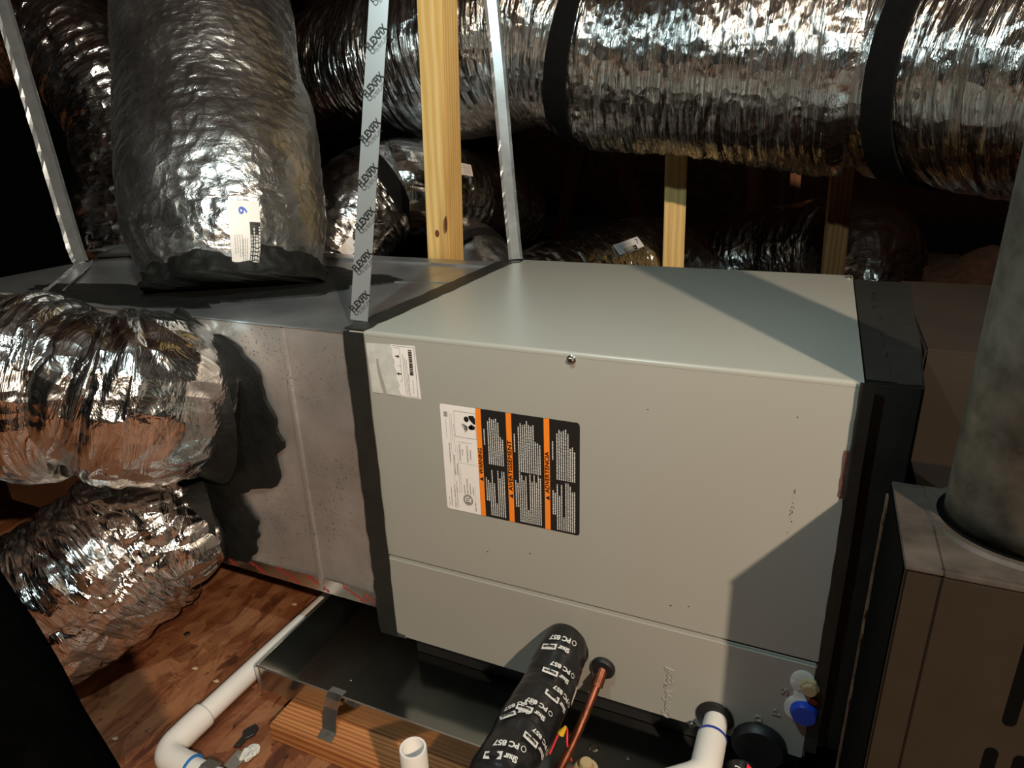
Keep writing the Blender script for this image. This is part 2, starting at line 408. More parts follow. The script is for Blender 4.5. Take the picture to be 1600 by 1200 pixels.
def ragged(mb, a0, a1, b0, b1, n, fn, amp0=0.0, amp1=0.0, seed=0, th=.0012):
    """a strip between a0..a1 (long) and b0..b1 (across) with uneven long edges; fn(a, b, h) -> point"""
    rs = np.random.RandomState(seed); A = np.linspace(a0, a1, n)
    e0 = b0 + amp0 * np.interp(A, np.linspace(a0, a1, n // 2), rs.randn(n // 2)); e1 = b1 + amp1 * np.interp(A, np.linspace(a0, a1, n // 2), rs.randn(n // 2))
    v = []
    for a, p, q in zip(A, e0, e1): v += [fn(a, p, 0), fn(a, q, 0), fn(a, p, th), fn(a, q, th)]
    f = []
    for i in range(n - 1):
        k = 4 * i; f += [(k + 2, k + 3, k + 7, k + 6), (k, k + 4, k + 5, k + 1), (k, k + 2, k + 6, k + 4), (k + 1, k + 5, k + 7, k + 3)]
    f += [(0, 1, 3, 2), (4 * n - 4, 4 * n - 2, 4 * n - 1, 4 * n - 3)]
    mb.add(v, f); return mb
tp = ragged(MB(), .0, H - .002, -.036, .0005, 60, lambda a, b, h: (b, -.0050 - h, a), .0012, .0006, 1)
ragged(tp, -.002, D, -.036, .0, 60, lambda a, b, h: (b + (.012 if a > .55 else 0), a, H + .0006 + h), .0015, .001, 2)
tag(tp.build('joint_tape', TAPE_BLK, cab), 'black tape over the joint to the sheet metal plenum')
tp = ragged(MB(), .02, H + .001, .660, .675, 90, lambda a, b, h: (b - .002 * max(0, min(1, (a - .35) / .1)), -.0050 - h, a), .0003, .0, 3)
tp.build('joint_tape', TAPE_BLK, cab)
ragged(MB(), .415, .475, .6535, .6575, 14, lambda a, b, h: (b, -.0020 - h * .5, a), .0006, .0006, 4).build('tape_scrap', flat_mat('red_scrap', (.13, .05, .04), .6, .4, 90), cab)

rs = random.Random(21); up_panel = bpy.data.objects['upper_front_panel']
for px, py, r in ((762, 862, .0012), (828, 865, .0012), (1048, 946, .0013), (1076, 948, .0011), (1246, 652, .0010), (955, 640, .0009), (1012, 640, .0009), (690, 830, .0008)):
    c = on(px, py, 'y', -.0012); MB().add([(c[0] + r * rs.uniform(.5, 1.4) * math.cos(a), -.0012, c[2] + r * rs.uniform(.5, 1.2) * math.sin(a)) for a in np.linspace(0, 6.28, 9)[:-1]], [tuple(range(8))]).build('scuff_mark', INK_G if px % 2 else CARDB, up_panel)
mb = MB()
for k in range(34):
    t = rs.random(); c = on(1241 - 9 * t + rs.uniform(-3, 3), 765 + 70 * t, 'y', -.0012); r = rs.uniform(.0003, .0011)
    mb.add([(c[0] - r * .5, -.0012, c[2] - r * 1.6), (c[0] + r * .5, -.0012, c[2] - r), (c[0] + r * .4, -.0012, c[2] + r * 1.6)], [(0, 1, 2)])
tag(mb.build('scuff_streak', CARDB, up_panel), kind='stuff')
# shipping label (torn)
def quad_part(name, pts, mat, parent, y0=-.0012, th=.0005):
    return MB().prism(pts, y0 - th, y0, 'y').build(name, mat, parent)
YF = -.001
lab = quad_part('shipping_label', [(.0440, .5425), (.0850, .5435), (.0885, .4618), (.0525, .4620)], PAPER, cab, YF)
tag(lab, 'torn white shipping label with barcode and arrows')
torn = [(.0006, .5405), (.044, .5420)]
for k, t in enumerate(np.linspace(0, 1, 14)): torn.append((.0445 + .010 * t + .0018 * math.sin(k * 2.1) * (t > 0), .5415 - .079 * t))
torn += [(.0283, .4624), (.0265, .475), (.0235, .490), (.0205, .505), (.0195, .5165), (.0165, .518), (.0150, .510), (.0155, .495), (.018, .478), (.0215, .4625), (.003, .4622)]
quad_part('torn_backing', torn, PAPER_GREY, lab, YF, .0008)
mb = MB(); yb = YF - .0010
def bar(mb, x0, x1, z0, z1, y=yb): mb.add([(x0, y, z0), (x1, y, z0), (x1, y, z1), (x0, y, z1)], [(0, 1, 2, 3)])
rs = random.Random(4); z = .5375
while z > .4975:
    h = rs.choice([.0005, .0008, .0013, .0018]); bar(mb, .0735, .0795, z - h, z); z -= h + rs.choice([.0004, .0006, .001])
for x0, x1, z0, z1 in ((.046, .0845, .5412, .5416), (.055, .0875, .4638, .4642), (.0838, .0842, .465, .5410), (.0480, .0590, .5383, .5386), (.0588, .0591, .487, .5385), (.0545, .0592, .4868, .4871), (.053, .059, .5105, .5108)): bar(mb, x0, x1, z0, z1)
for xo, s_ in ((.0535, 1), (.0555, -1)):
    zc = .5255 if s_ > 0 else .4985
    mb.add([(xo - .0028, yb, zc - .0009), (xo + .0028, yb, zc - .0009), (xo + .0028, yb, zc + .0009), (xo - .0028, yb, zc + .0009)], [(0, 1, 2, 3)])
    mb.add([(xo + s_ * .0012, yb - .0001, zc + .0026), (xo + s_ * .0046, yb - .0001, zc), (xo + s_ * .0012, yb - .0001, zc - .0026)], [(0, 1, 2)])
mb.build('barcode_print', INK, lab)
mb = MB()
for x, z0, z1 in ((.0632, .468, .531), (.0660, .4665, .526), (.0686, .4665, .522), (.0705, .4665, .500), (.0770, .470, .492)):
    z = z0
    while z < z1: l_ = rs.uniform(.001, .003); bar(mb, x, x + .0009, z, min(z + l_, z1)); z += l_ + .0009
tag(mb.build('fine_print', INK_G, lab), kind='stuff'); 

# warning label
wl = quad_part('warning_label', [(.1195 + .003 * (1 - math.cos(a)) , .4605 - .003 * (1 - math.sin(a))) for a in np.linspace(math.pi / 2, 0, 1)] + [(.1225, .4605), (.331, .4605), (.3335, .4585), (.3345, .4555), (.3345, .289), (.3335, .286), (.331, .2845), (.1225, .2845), (.1200, .286), (.1195, .289), (.1195, .4565)], INK, cab, YF)
tag(wl, 'white, orange and black printed warning label')
quad_part('white_panel', [(.1225, .4603), (.1780, .4603), (.1780, .2847), (.1225, .2847), (.1202, .2865), (.1197, .289), (.1197, .4565), (.1202, .459)], PAPER, wl, YF - .0005, .0002)
yb = YF - .0010
words = (('WARNING', .1780, .1862, .356, .398, .3475), ('AVERTISSEMENT', .2255, .2337, .337, .418, .3285), ('ADVERTENCIA', .2825, .2907, .345, .410, .3370))
for s_, x0, x1, z0, z1, zt in words:
    ob = quad_part('orange_band', [(x0, .2847), (x1, .2847), (x1, .4603), (x0, .4603)], ORANGE, wl, YF - .0005, .0003)
    mb = MB(); xc = (x0 + x1) / 2
    for dx, dz in ((0, 0), (.0003, 0), (-.0003, 0), (0, .0003), (0, -.0003)): text_on(mb, s_, z1 - z0, .0062, plane_fn((xc + dx, yb - abs(dx) * .05, (z0 + z1) / 2 + dz), (0, 0, 1), (-1, 0, 0)), 0, 0)
    mb.add([(xc + .0032, yb, zt - .0036), (xc + .0032, yb, zt + .0036), (xc - .0032, yb, zt)], [(0, 1, 2)])
    mb.build('band_lettering', INK, ob)
# white-on-black text blocks: (x range, upper z range, lower z range)
rs = random.Random(11)
blocks = [(.1895, .2235, [0.375, .452], [.289, .366]), (.2370, .2800, [.3715, .452], [.2885, .370]), (.2945, .3320, [.3695, .450], [.2880, .366])]
for bi, (x0, x1, zu, zl) in enumerate(blocks):
    for up_, (za, zb_) in ((True, zu), (False, zl)):
        mb = MB(); nl = int((x1 - x0) / .0032); 
        for k in range(nl):
            x = x0 + k * .0032
            if up_:
                t = k / max(1, nl - 1); a = za + (.028 if k == 0 else 0); b = (zb_ - .025 if k == 0 else zb_ - abs(t - .5) * .018 - (.02 if k > nl * .7 else 0) - (.004 if k % 3 else 0))
                if k == 1: continue
                if k == 0: a, b = za + .030, zb_ - .022
                if k >= nl - 1: b = zb_ - .034
            else:
                a = za; b = zb_ - rs.choice([0, .004, .012, .022])
                if k < 2: a, b = za + .024, zb_ - .014 - .004 * k
                if k == nl // 2: b = za + .022
                if k in (nl // 2 + 1,) : b = zb_
            z = a
            while z < b:
                l_ = rs.uniform(.0014, .0046); bar(mb, x, x + .00165, z, min(z + l_, b), yb); z += l_ + .0007
        tag(mb.build('warning_text', INK_W, wl), kind='stuff')
# white panel print
mb = MB()
def vt(s_, x, z0, z1, h): text_on(mb, s_, z1 - z0, h, plane_fn((x, yb, (z0 + z1) / 2), (0, 0, 1), (-1, 0, 0)))
vt('HEATING', .1525, .3165, .3320, .0022); vt('AND COOLING', .1575, .3165, .3430, .0024); vt('EQUIPMENT', .1625, .3165, .3360, .0022); vt('3189814', .1672, .3165, .3300, .0020)
vt('REFRIGERANT', .1485, .372, .3995, .0021); vt('TYPE', .1530, .381, .391, .0021); vt('REFRIGERANT', .1610, .371, .3985, .0021); vt('CHARGE', .1660, .376, .392, .0021)
vt('ASSEMBLED IN USA', .1315, .3655, .3990, .0022); vt('40601 804', .1700, .2885, .304, .0020)
vt('Tyler, TX', .1255, .2905, .3060, .0020); vt('CAMBRIDGE, NJ 08612', .1295, .2905, .3230, .0020)
vt('MODEL NO. COILHORIZONTAL', .1355, .2895, .3300, .0019); vt('COIL NET 31 SERIES, INC', .1395, .2895, .3360, .0019)
vt('SERIAL NUMBER', .1385, .3460, .380, .0020); vt('V/PH/HZ', .1425, .3460, .366, .0020)
tag(mb.build('panel_lettering', INK, wl), kind='stuff')
mb = MB()
for x, z0, z1 in ((.1345, .387, .447), (.1375, .404, .447), (.1405, .385, .43), (.1440, .315, .352), (.1468, .318, .360), (.128, .407, .438), (.1362, .336, .386), (.1440, .352, .396)):
    z = z0
    while z < z1: l_ = rs.uniform(.001, .003); bar(mb, x, x + .0007, z, min(z + l_, z1), yb); z += l_ + .0010
bar(mb, .1255, .1315, .4405, .4485, yb)  # small dark print patch
for x0, x1, z0, z1 in ((.1445, .1680, .4025, .4030), (.1445, .1570, .3680, .3684), (.1585, .1760, .3680, .3684), (.1700, .1703, .300, .332)): bar(mb, x0, x1, z0, z1, yb)
tag(mb.build('fine_print', INK_G, wl), kind='stuff')
mb = MB()
for x0, x1, z0, z1 in ((.1425, .1775, .4515, .4519), (.1425, .1775, .4107, .4111), (.1425, .1428, .411, .4517), (.1772, .1775, .411, .4517)): bar(mb, x0, x1, z0, z1, yb)
def disc(mb, x, z, rx, rz, y=yb, n=20): mb.add([(x + rx * math.cos(a), y, z + rz * math.sin(a)) for a in np.linspace(0, 2 * math.pi, n, endpoint=False)], [tuple(range(n))])
disc(mb, .1625, .4410, .0040, .0044); disc(mb, .1685, .4285, .0035, .0032)
mb.add([(.1660, yb, .4470), (.1740, yb, .4480), (.1768, yb, .4440), (.1768, yb, .4345), (.1735, yb, .4350), (.1690, yb, .4395), (.1665, yb, .4430)], [tuple(range(7))])
mb.add([(.1660, yb, .4300), (.1700, yb, .4340), (.1760, yb, .4310), (.1755, yb, .4265), (.1700, yb, .4250)], [tuple(range(5))])
for k in range(26):
    a = rs.uniform(2.6, 4.3); r0, r1 = .003, rs.uniform(.006, .013); x, z = .166, .428
    p = np.array([x + r0 * math.cos(a), yb, z + r0 * math.sin(a)]); q = np.array([x + r1 * math.cos(a), yb, z + r1 * math.sin(a)]); n_ = np.array([-math.sin(a), 0, math.cos(a)]) * .00018
    mb.add([p - n_, q - n_, q + n_, p + n_], [(0, 1, 2, 3)])
mb.build('hazard_pictogram', INK, wl)
mb = MB(); n = 32
for r_o, r_i in ((.0092, .0084), (.0076, .0064)):
    v = []
    for a in np.linspace(0, 2 * math.pi, n, endpoint=False): v += [(.1575 + r_o * math.cos(a) * .9, yb, .3065 + r_o * math.sin(a)), (.1575 + r_i * math.cos(a) * .9, yb, .3065 + r_i * math.sin(a))]
    mb.add(v, [(2 * i, 2 * ((i + 1) % n), 2 * ((i + 1) % n) + 1, 2 * i + 1) for i in range(n)])
text_on(mb, 'ETL', .0105, .0055, plane_fn((.1575, yb - .0001, .3065), (0, 0, 1), (-1, 0, 0)), 0, .02)
mb.build('approval_mark', INK, wl)

# embossed lettering on the lower panel
def emboss(s_, c, length, height, parent, name='embossed_lettering', shear=0):
    mb = MB(); v, f = text2d(s_, shear, .01); wv, hv = np.ptp(v[:, 0]), np.ptp(v[:, 1])
    P = np.array([(c[0] - b / hv * height, -.0044, c[1] + a / wv * length) for a, b in v]); n = len(P); Q = P.copy(); Q[:, 1] -= .0017
    mb.add(Q, f)
    # side walls from boundary edges
    ec = {}
    for q in f:
        for i in range(len(q)): e = (q[i], q[(i + 1) % len(q)]); ec[tuple(sorted(e))] = ec.get(tuple(sorted(e)), []) + [e]
    for k, es in ec.items():
        if len(es) == 1: a, b = es[0]; mb.add([P[a], P[b], Q[b], Q[a]], [(0, 1, 2, 3)])
    return mb.build(name, PAINT_LOW, parent)
emboss('Comfort', (.4720, .030), .052, .0135, lowp, shear=.25); emboss('TM', (.4690, .0625), .008, .004, lowp); emboss('coil', (.4725, .083), .029, .0135, lowp, shear=.25)
for s_, x, z in (('S', .626, .112), ('P', .620, .072), ('D', .598, .052), ('S', .549, .052)): emboss(s_, (x, z), .010, .010, lowp)
bar_m = MB().prism([(.001, .0015), (.018, .0015), (.018, .008), (.001, .010)], -.0056, -.0044, 'y').build('corner_clip', STEEL, lowp)
# grommet, gaskets and openings
def ring_disc(name, c, r, th, mat, parent, n=32, rz=None):
    mb = MB(); cx, cy, cz = c; prof = [(0, 0), (r, 0), (r, th * .5), (r * .85, th), (0, th)]
    v = []; rz = rz or 1
    for rr, h in prof:
        for k in range(n): a = 2 * math.pi * k / n; v.append((cx + rr * math.cos(a), cy - h, cz + rr * rz * math.sin(a)))
    f = [(i * n + k, i * n + (k + 1) % n, (i + 1) * n + (k + 1) % n, (i + 1) * n + k) for i in range(len(prof) - 1) for k in range(n)]
    return mb.add(v, f).build(name, mat, parent, smooth=True)
ring_disc('pipe_grommet', (.3745, -.0045, .0635), .0185, .008, BLACK, cab)
ring_disc('drain_gasket', (.5405, -.0045, .032), .026, .005, BLACK, cab)
ring_disc('knockout_plug', (.603, -.0045, .0070), .037, .014, BLACK, cab)
fo = ring_disc('foam_seal', (.6465, -.0042, .134), .0155, .0025, FOAM, cab, rz=1.25)
ring_disc('foam_seal', (.6470, -.0042, .088), .019, .0025, FOAM, cab, rz=1.2)
ring_disc('foam_seal', (.6490, -.0042, .111), .012, .0022, FOAM, cab, rz=1.4)
vs = MB().cyl((.655, -.001, .133), (.655, -.013, .133), .0125, .0125, 6).cyl((.655, -.013, .133), (.655, -.018, .133), .010, .009, 20).build('valve_nut', TAN, cab, .001)
ring_disc('valve_cap', (.653, -.0045, .088), .0175, .012, BLUE, cab)
MB().cyl((.662, -.002, .110), (.662, -.010, .110), .005).build('copper_stub', COPPER, cab)

# ------------------------------------------------------------------ black transition between coil and furnace
tr = empty('transition_duct', (.70, .28, 0), 'black taped duct section between coil cabinet and brown furnace', 'duct')
MB().prism([(.664, .003), (.722, .012), (.733, .16), (.755, .56), (.664, .56)], .02, H - .002, 'z').build('casing', TAPE_BLK, tr, .003)
ragged(MB(), .01, .55, .664, .69, 60, lambda a, b, h: (b, a, H - .001 + h), 0, .003, 8).build('tape_strip', TAPE_BLK, tr)

# ------------------------------------------------------------------ supply plenum
PX0, PX1, PY1, PZ0, PZ1 = -1.07, -.031, .545, .050, .553
ple = empty('supply_plenum', ((PX0 + PX1) / 2, .27, PZ0), 'shiny galvanized sheet metal plenum box to the left of the cabinet', 'plenum')
MB().box(PX0, -.158, .001, PY1, PZ0, PZ1 - .002).build('rear_section', GALV, ple, .001)
MB().box(-.156, PX1, -.0005, PY1, PZ0 + .004, PZ1 - .001).build('front_section', GALV, ple, .001)
MB().box(-.163, -.154, -.004, .003, PZ0 + .003, PZ1 - .003).build('slip_seam', GALV, ple, .0012)
MB().box(PX0 - .002, PX1, -.002, PY1 + .002, PZ1 - .0015, PZ1 + .0015).build('top_sheet', GALV_TOP, ple, .0006)
MB().prism([(-.26, .30), (-.036, .345), (-.036, .351), (-.26, .306)], PZ1, PZ1 + .003, 'z').build('top_seam', GALV_TOP, ple, .0006)
MB().box(-.75, -.036, .50, PY1 + .004, PZ1, PZ1 + .006).build('back_flange', GALV_TOP, ple, .001)
# red printed foil tape at the bottom edge
ft = ragged(MB(), -.42, -.036, PZ0, PZ0 + .030, 40, lambda a, b, h: (a, -.0025 - h * .6, b + .008 * max(0, -.15 - a) * 0), .0, .0015, 12).build('foil_tape', new_mat('silver_tape', (.75, .74, .72), .22, 1.0), ple)
for x, s_ in ((-.085, 'Shurtape'), (-.052, '001TA'), (-.165, 'Shurtape'), (-.235, 'Shurtape'), (-.315, 'Shurtape'), (-.385, 'Shurtape')):
    mb = MB(); text_on(mb, s_, .052 if len(s_) > 5 else .022, .012, plane_fn((x, -.0036, PZ0 + .015), (.90, 0, -.43), (.25, 0, .95)), 0, .015)
    mb.build('tape_print', RED_INK, ft)
# mastic
def blob(name, c, rx, rz, axis, lev, mat, parent, th=.006, n=90, seed=0, amp=.06, hole=0):
    rs = np.random.RandomState(seed); ph = rs.rand(8) * 6.28
    a = np.linspace(0, 2 * math.pi, n, endpoint=False); r = 1 + sum(amp / (k + 1) ** .8 * np.sin((k * 3 + 2) * a + ph[k]) for k in range(8)) + rs.randn(n) * amp * .12
    v = []
    for s_, h in ((1.0, 0), (.985, th * .7), (.93, th), (.0, th)):
        for k in range(n):
            p, q = c[0] + rx * r[k] * s_ * math.cos(a[k]), c[1] + rz * r[k] * s_ * math.sin(a[k])
            v.append((p, lev - h, q) if axis == 'y' else (p, q, lev + h))
    f = [(i * n + k, i * n + (k + 1) % n, (i + 1) * n + (k + 1) % n, (i + 1) * n + k) for i in range(3) for k in range(n)]
    return MB().add(v, f).build(name, mat, parent, smooth=True)
blob('mastic_patch', (-.365, .385), .172, .168, 'y', -.001, MASTIC, ple, .007, seed=3)
blob('mastic_patch', (-.405, .150), .112, .100, 'y', -.0015, MASTIC, ple, .006, seed=5)
blob('mastic_patch', (-.455, .245), .235, .175, 'z', PZ1 + .001, MASTIC, ple, .006, seed=9, amp=.04)
blob('mastic_patch', (-.225, .325), .075, .040, 'z', PZ1 + .001, MASTIC, ple, .004, seed=10, amp=.08)
blob('mastic_patch', (-.62, .075), .26, .065, 'z', PZ1 + .001, MASTIC, ple, .004, seed=14, amp=.06)

# ------------------------------------------------------------------ flexible ducts
def dn(ax, amp):  # circumferential wrinkles etc: list of (amp, fu, fa, seed, ridged)
    def fn(s, th, r):
        d = np.zeros_like(s)
        for a, fu, fa, seed, kind in amp:
            rr = np.mean(r); wob = .35 * noise(np.stack([s * 6, np.cos(th) * rr * 8, np.sin(th) * rr * 8], 1), seed + 50)
            P = np.stack([s * fu + wob * (fu / 20.0), np.cos(th) * rr * fa, np.sin(th) * rr * fa + 3.7], 1)
            if kind == 'r': d += a * ridged(P, seed)
            elif kind == 'c': d += a * (np.abs(noise(P, seed)) ** .6) * 1.6
            else: d += a * noise(P, seed)
        return d
    return fn
def duct(name, pts, label, mat, wr, nu, nt, group=None, up=(0, 0, 1)):
    tb = Tube([tuple(p) + (r,) for p, r in pts], up)
    e = empty(name, tuple(tb.P[0]), label, 'flexible duct', group)
    j = tube_mesh('foil_jacket', tb, nu, nt, dn(0, wr), mat, e)
    return tb, e, j
A = lambda x, y, d: tuple(at(x, y, d))
trunk_pts = [(A(470, 130, 2.55), .19), (A(560, 112, 2.25), .215), (A(680, 80, 2.0), .235), (A(780, 60, 1.86), .232), (A(862, 54, 1.79), .222), (A(960, 74, 1.73), .24),
             (A(1110, 84, 1.65), .24), (A(1250, 88, 1.57), .245), (A(1340, 90, 1.51), .242), (A(1358, 90, 1.50), .220), (A(1395, 90, 1.475), .208), (A(1418, 90, 1.455), .236), (A(1500, 92, 1.38), .240), (A(1650, 95, 1.25), .245), (A(1900, 95, 1.1), .245)]
T_trunk, e_trunk, _ = duct('trunk_duct', trunk_pts, 'huge wrinkled foil duct spanning the top of the picture', FOIL_BIG,
     [(.012, 5, 4, 1, 'n'), (.0050, 36, 4, 2, 'c'), (.0034, 80, 6, 3, 'c'), (.0016, 160, 10, 4, 'r')], 760, 380)
def band(name, tb, x, y, width, off, mat, parent, label=None, th=.003, tilt=0.0):
    u, t = tb.find(x, y); hw = width / 2 / tb.len; n = 96; v = []
    for du, o in ((-hw, off - .004), (-hw, off + th), (hw, off + th), (hw, off - .004)):
        a = np.linspace(0, 2 * math.pi, n, endpoint=False); P, _ = tb.surf(np.clip(u + du + tilt * np.cos(a - t), 0, 1), a, np.full(n, o)); v += list(P)
    f = [(i * n + k, i * n + (k + 1) % n, ((i + 1) % 4) * n + (k + 1) % n, ((i + 1) % 4) * n + k) for i in range(4) for k in range(n)]
    o = MB().add(v, f).build(name, mat, parent, smooth=True)
    if label: tag(o, label)
    return o
band('support_strap', T_trunk, 866, 110, .050, .006, WEB, e_trunk, 'narrow black strap')
band('joint_band', T_trunk, 1381, 150, .088, .014, WEB, e_trunk, 'wide black band')

def sticker(tb, e, x, y, w_, h_, rot, off, digit=None, name='duct_label', label='white paper duct label'):
    """rectangular label wrapped on a duct; local axes a (width), b (height) rotated on the surface"""
    u0, t0 = tb.find(x, y); p, t, e1, e2, r = tb.frame(np.array([u0])); r = float(r[0]) + off
    # direction on surface for image-right
    P0, _ = tb.surf(np.array([u0]), np.array([t0])); Pu, _ = tb.surf(np.array([u0 + .004]), np.array([t0])); Pt, _ = tb.surf(np.array([u0]), np.array([t0 + .02]))
    q0, qu, qt = project(P0)[0], project(Pu)[0], project(Pt)[0]
    J = np.stack([(qu - q0) / (.004 * tb.len), (qt - q0) / (.02 * r)], 1)   # px per metre
    def dirn(ang):
        v = np.linalg.solve(J, np.array([math.cos(ang), -math.sin(ang)])); return v / np.linalg.norm(v)
    ea = dirn(rot); eb = np.array([-ea[1], ea[0]]); 
    if eb @ dirn(rot + math.pi / 2) < 0: eb = -eb
    def fn(dz):
        def g(a, b):
            s = np.outer(a, ea) + np.outer(b, eb)
            return tb.surf(u0 + s[:, 0] / tb.len, t0 + s[:, 1] / r, np.full(len(s), off + dz))[0]
        return g
    n = 14
    gx, gy = np.meshgrid(np.linspace(-w_ / 2, w_ / 2, n), np.linspace(-h_ / 2, h_ / 2, n), indexing='ij')
    v = list(fn(0)(gx.ravel(), gy.ravel())) + list(fn(-.002)(gx.ravel(), gy.ravel())); m = n * n
    f = [(i * n + j, (i + 1) * n + j, (i + 1) * n + j + 1, i * n + j + 1) for i in range(n - 1) for j in range(n - 1)]
    f += [tuple(k + m for k in q[::-1]) for q in f]
    for i in range(n - 1): f += [(i, i + m, i + 1 + m, i + 1) , (i * n, (i + 1) * n, (i + 1) * n + m, i * n + m)]
    lb = MB().add(v, f).build(name, PAPER, e, smooth=True); tag(lb, label)
    return lb, fn
def rect_on(mb, fn, a0, a1, b0, b1, k=8):
    gx, gy = np.meshgrid(np.linspace(a0, a1, k), np.linspace(b0, b1, k), indexing='ij')
    mb.add(fn(gx.ravel(), gy.ravel()), [(i * k + j, (i + 1) * k + j, (i + 1) * k + j + 1, i * k + j + 1) for i in range(k - 1) for j in range(k - 1)])
def fill_sticker(lb, fn, w_, h_, digit, dpos, dsize, black, lines, drot=False):
    g = fn(.0008); g2 = fn(.0014)
    if black: mb = MB(); rect_on(mb, g, *black); mb.build('black_block', INK, lb)
    mb = MB(); rs = random.Random(5)
    for (a0, a1, b0, b1, nl, along) in lines:
        for k in range(nl):
            q = b0 + (b1 - b0) * (k + .5) / nl if along == 'a' else a0 + (a1 - a0) * (k + .5) / nl
            s, e_ = (a0, a1) if along == 'a' else (b0, b1); s += rs.uniform(0, .15) * (e_ - s)
            while s < e_:
                l_ = rs.uniform(.002, .006); t_ = min(s + l_, e_); hw = .0006
                if along == 'a': rect_on(mb, g, s, t_, q - hw, q + hw, 2)
                else: rect_on(mb, g, q - hw, q + hw, s, t_, 2)
                s += l_ + .0012
    tag(mb.build('fine_print', INK_G, lb), kind='stuff')
    if black:
        mb = MB()
        a0, a1, b0, b1 = black; vert = (b1 - b0) > (a1 - a0); rs = random.Random(8)
        for k in range(4):
            q = (a0 + (a1 - a0) * (k + .5) / 4) if vert else (b0 + (b1 - b0) * (k + .5) / 4); s, e_ = (b0, b1) if vert else (a0, a1); s += .003; e_ -= (e_ - s) * (.1 if k % 2 else .3); hw = (.0022 if k == 2 else .0011)
            while s < e_:
                l_ = rs.uniform(.003, .007); t_ = min(s + l_, e_)
                if vert: rect_on(mb, g2, q - hw, q + hw, s, t_, 2)
                else: rect_on(mb, g2, s, t_, q - hw, q + hw, 2)
                s += l_ + .0018
        tag(mb.build('block_print', INK_W, lb), kind='stuff')
    if digit:
        mb = MB(); 
        fd = (lambda u, v: g2(v + dpos[0], -u + dpos[1])) if drot else (lambda u, v: g2(u + dpos[0], v + dpos[1]))
        text_on(mb, digit, dsize * .75, dsize, fd, 0, .02); mb.build('marker_digit', BLUE_INK, lb)

# upright duct with the "6" label
up_pts = [(A(372, 448, 1.357), .150), (A(370, 425, 1.36), .170), (A(362, 370, 1.365), .186), (A(352, 290, 1.38), .190), (A(338, 190, 1.43), .190), (A(328, 100, 1.48), .190), (A(312, -20, 1.55), .182), (A(300, -160, 1.65), .18)]
T6, e6, _ = duct('plenum_top_duct', up_pts, 'fat dull silver duct rising from the plenum top with a paper label marked 6', FOIL_SMOOTH,
     [(.012, 6, 6, 11, 'n'), (.0022, 16, 13, 12, 'c'), (.0018, 50, 22, 13, 'c'), (.0008, 110, 40, 14, 'r')], 380, 400, up=(0, 1, 0))
lb, fn = sticker(T6, e6, 383, 372, .052, .104, math.radians(-1), .012, label='white paper label marked 6')
fill_sticker(lb, fn, .052, .104, '6', (-.001, .038), .014, (.008, .0255, -.051, .022), [(-.020, -.004, -.038, .002, 4, 'b'), (-.006, .004, -.050, -.005, 3, 'b')], drot=True)
# collar skirt of mastic at its foot
tbm = Tube([tuple(at(374, 456, 1.357)) + (.172,), tuple(at(373, 442, 1.358)) + (.165,), tuple(at(371, 425, 1.36)) + (.164,)], up=(0, 1, 0))
tube_mesh('mastic_collar', tbm, 24, 200, dn(0, [(.012, 14, 14, 21, 'n'), (.006, 50, 40, 22, 'n'), (.003, 120, 90, 23, 'n')]), MASTIC, e6)

# duct leaving the plenum front, middle left
mid_pts = [((-.385, -.004, .385), .085), ((-.392, -.022, .390), .106), (A(252, 625, 1.16), .118), (A(228, 622, 1.12), .124), (A(195, 620, 1.10), .126), (A(165, 616, 1.09), .120), (A(146, 612, 1.085), .108), (A(118, 606, 1.08), .122), (A(50, 602, 1.08), .134), (A(-60, 594, 1.09), .138), (A(-200, 584, 1.12), .138)]
Tm, em, _ = duct('plenum_side_duct', mid_pts, 'bright wrinkled foil duct entering from the left at mid height', FOIL_CRUMP,
     [(.009, 7, 6, 31, 'n'), (.013, 13, 4, 32, 'c'), (.0060, 46, 8, 33, 'c'), (.0028, 120, 18, 34, 'r')], 480, 340)
MB().cyl((-.372, .0, .388), (-.392, -.05, .392), .145, .104, 64, False).build('mastic_collar', MASTIC, em, smooth=True)
# duct below it, lying on the floor
low_pts = [((-.455, -.004, .150), .070), ((-.460, -.020, .150), .098), (A(252, 820, 1.29), .116), (A(215, 845, 1.28), .126), (A(160, 890, 1.265), .134), (A(90, 938, 1.25), .136), (A(10, 988, 1.24), .136), (A(-110, 1063, 1.22), .136)]
Tl, el, _ = duct('floor_level_duct', low_pts, 'crumpled foil duct slumped on the floor below the other left duct', FOIL_CRUMP,
     [(.010, 8, 7, 41, 'n'), (.010, 20, 9, 42, 'c'), (.006, 40, 20, 43, 'c'), (.002, 90, 50, 44, 'r')], 330, 320)
MB().cyl((-.440, .0, .145), (-.462, -.042, .15), .105, .094, 48, False).build('mastic_collar', MASTIC, el, smooth=True)
# dark elbow behind the upright duct
bh_pts = [(A(235, 404, 1.78), .145), (A(232, 375, 1.78), .15), (A(222, 280, 1.78), .145), (A(200, 185, 1.8), .15), (A(130, 95, 1.82), .15), (A(20, 40, 1.82), .15), (A(-160, 30, 1.8), .15)]
duct('elbow_duct', bh_pts, 'dim foil duct bending away behind the upright duct, upper left corner', FOIL_BACK,
     [(.012, 7, 7, 51, 'n'), (.008, 26, 9, 52, 'c'), (.003, 60, 20, 53, 'c')], 220, 200)
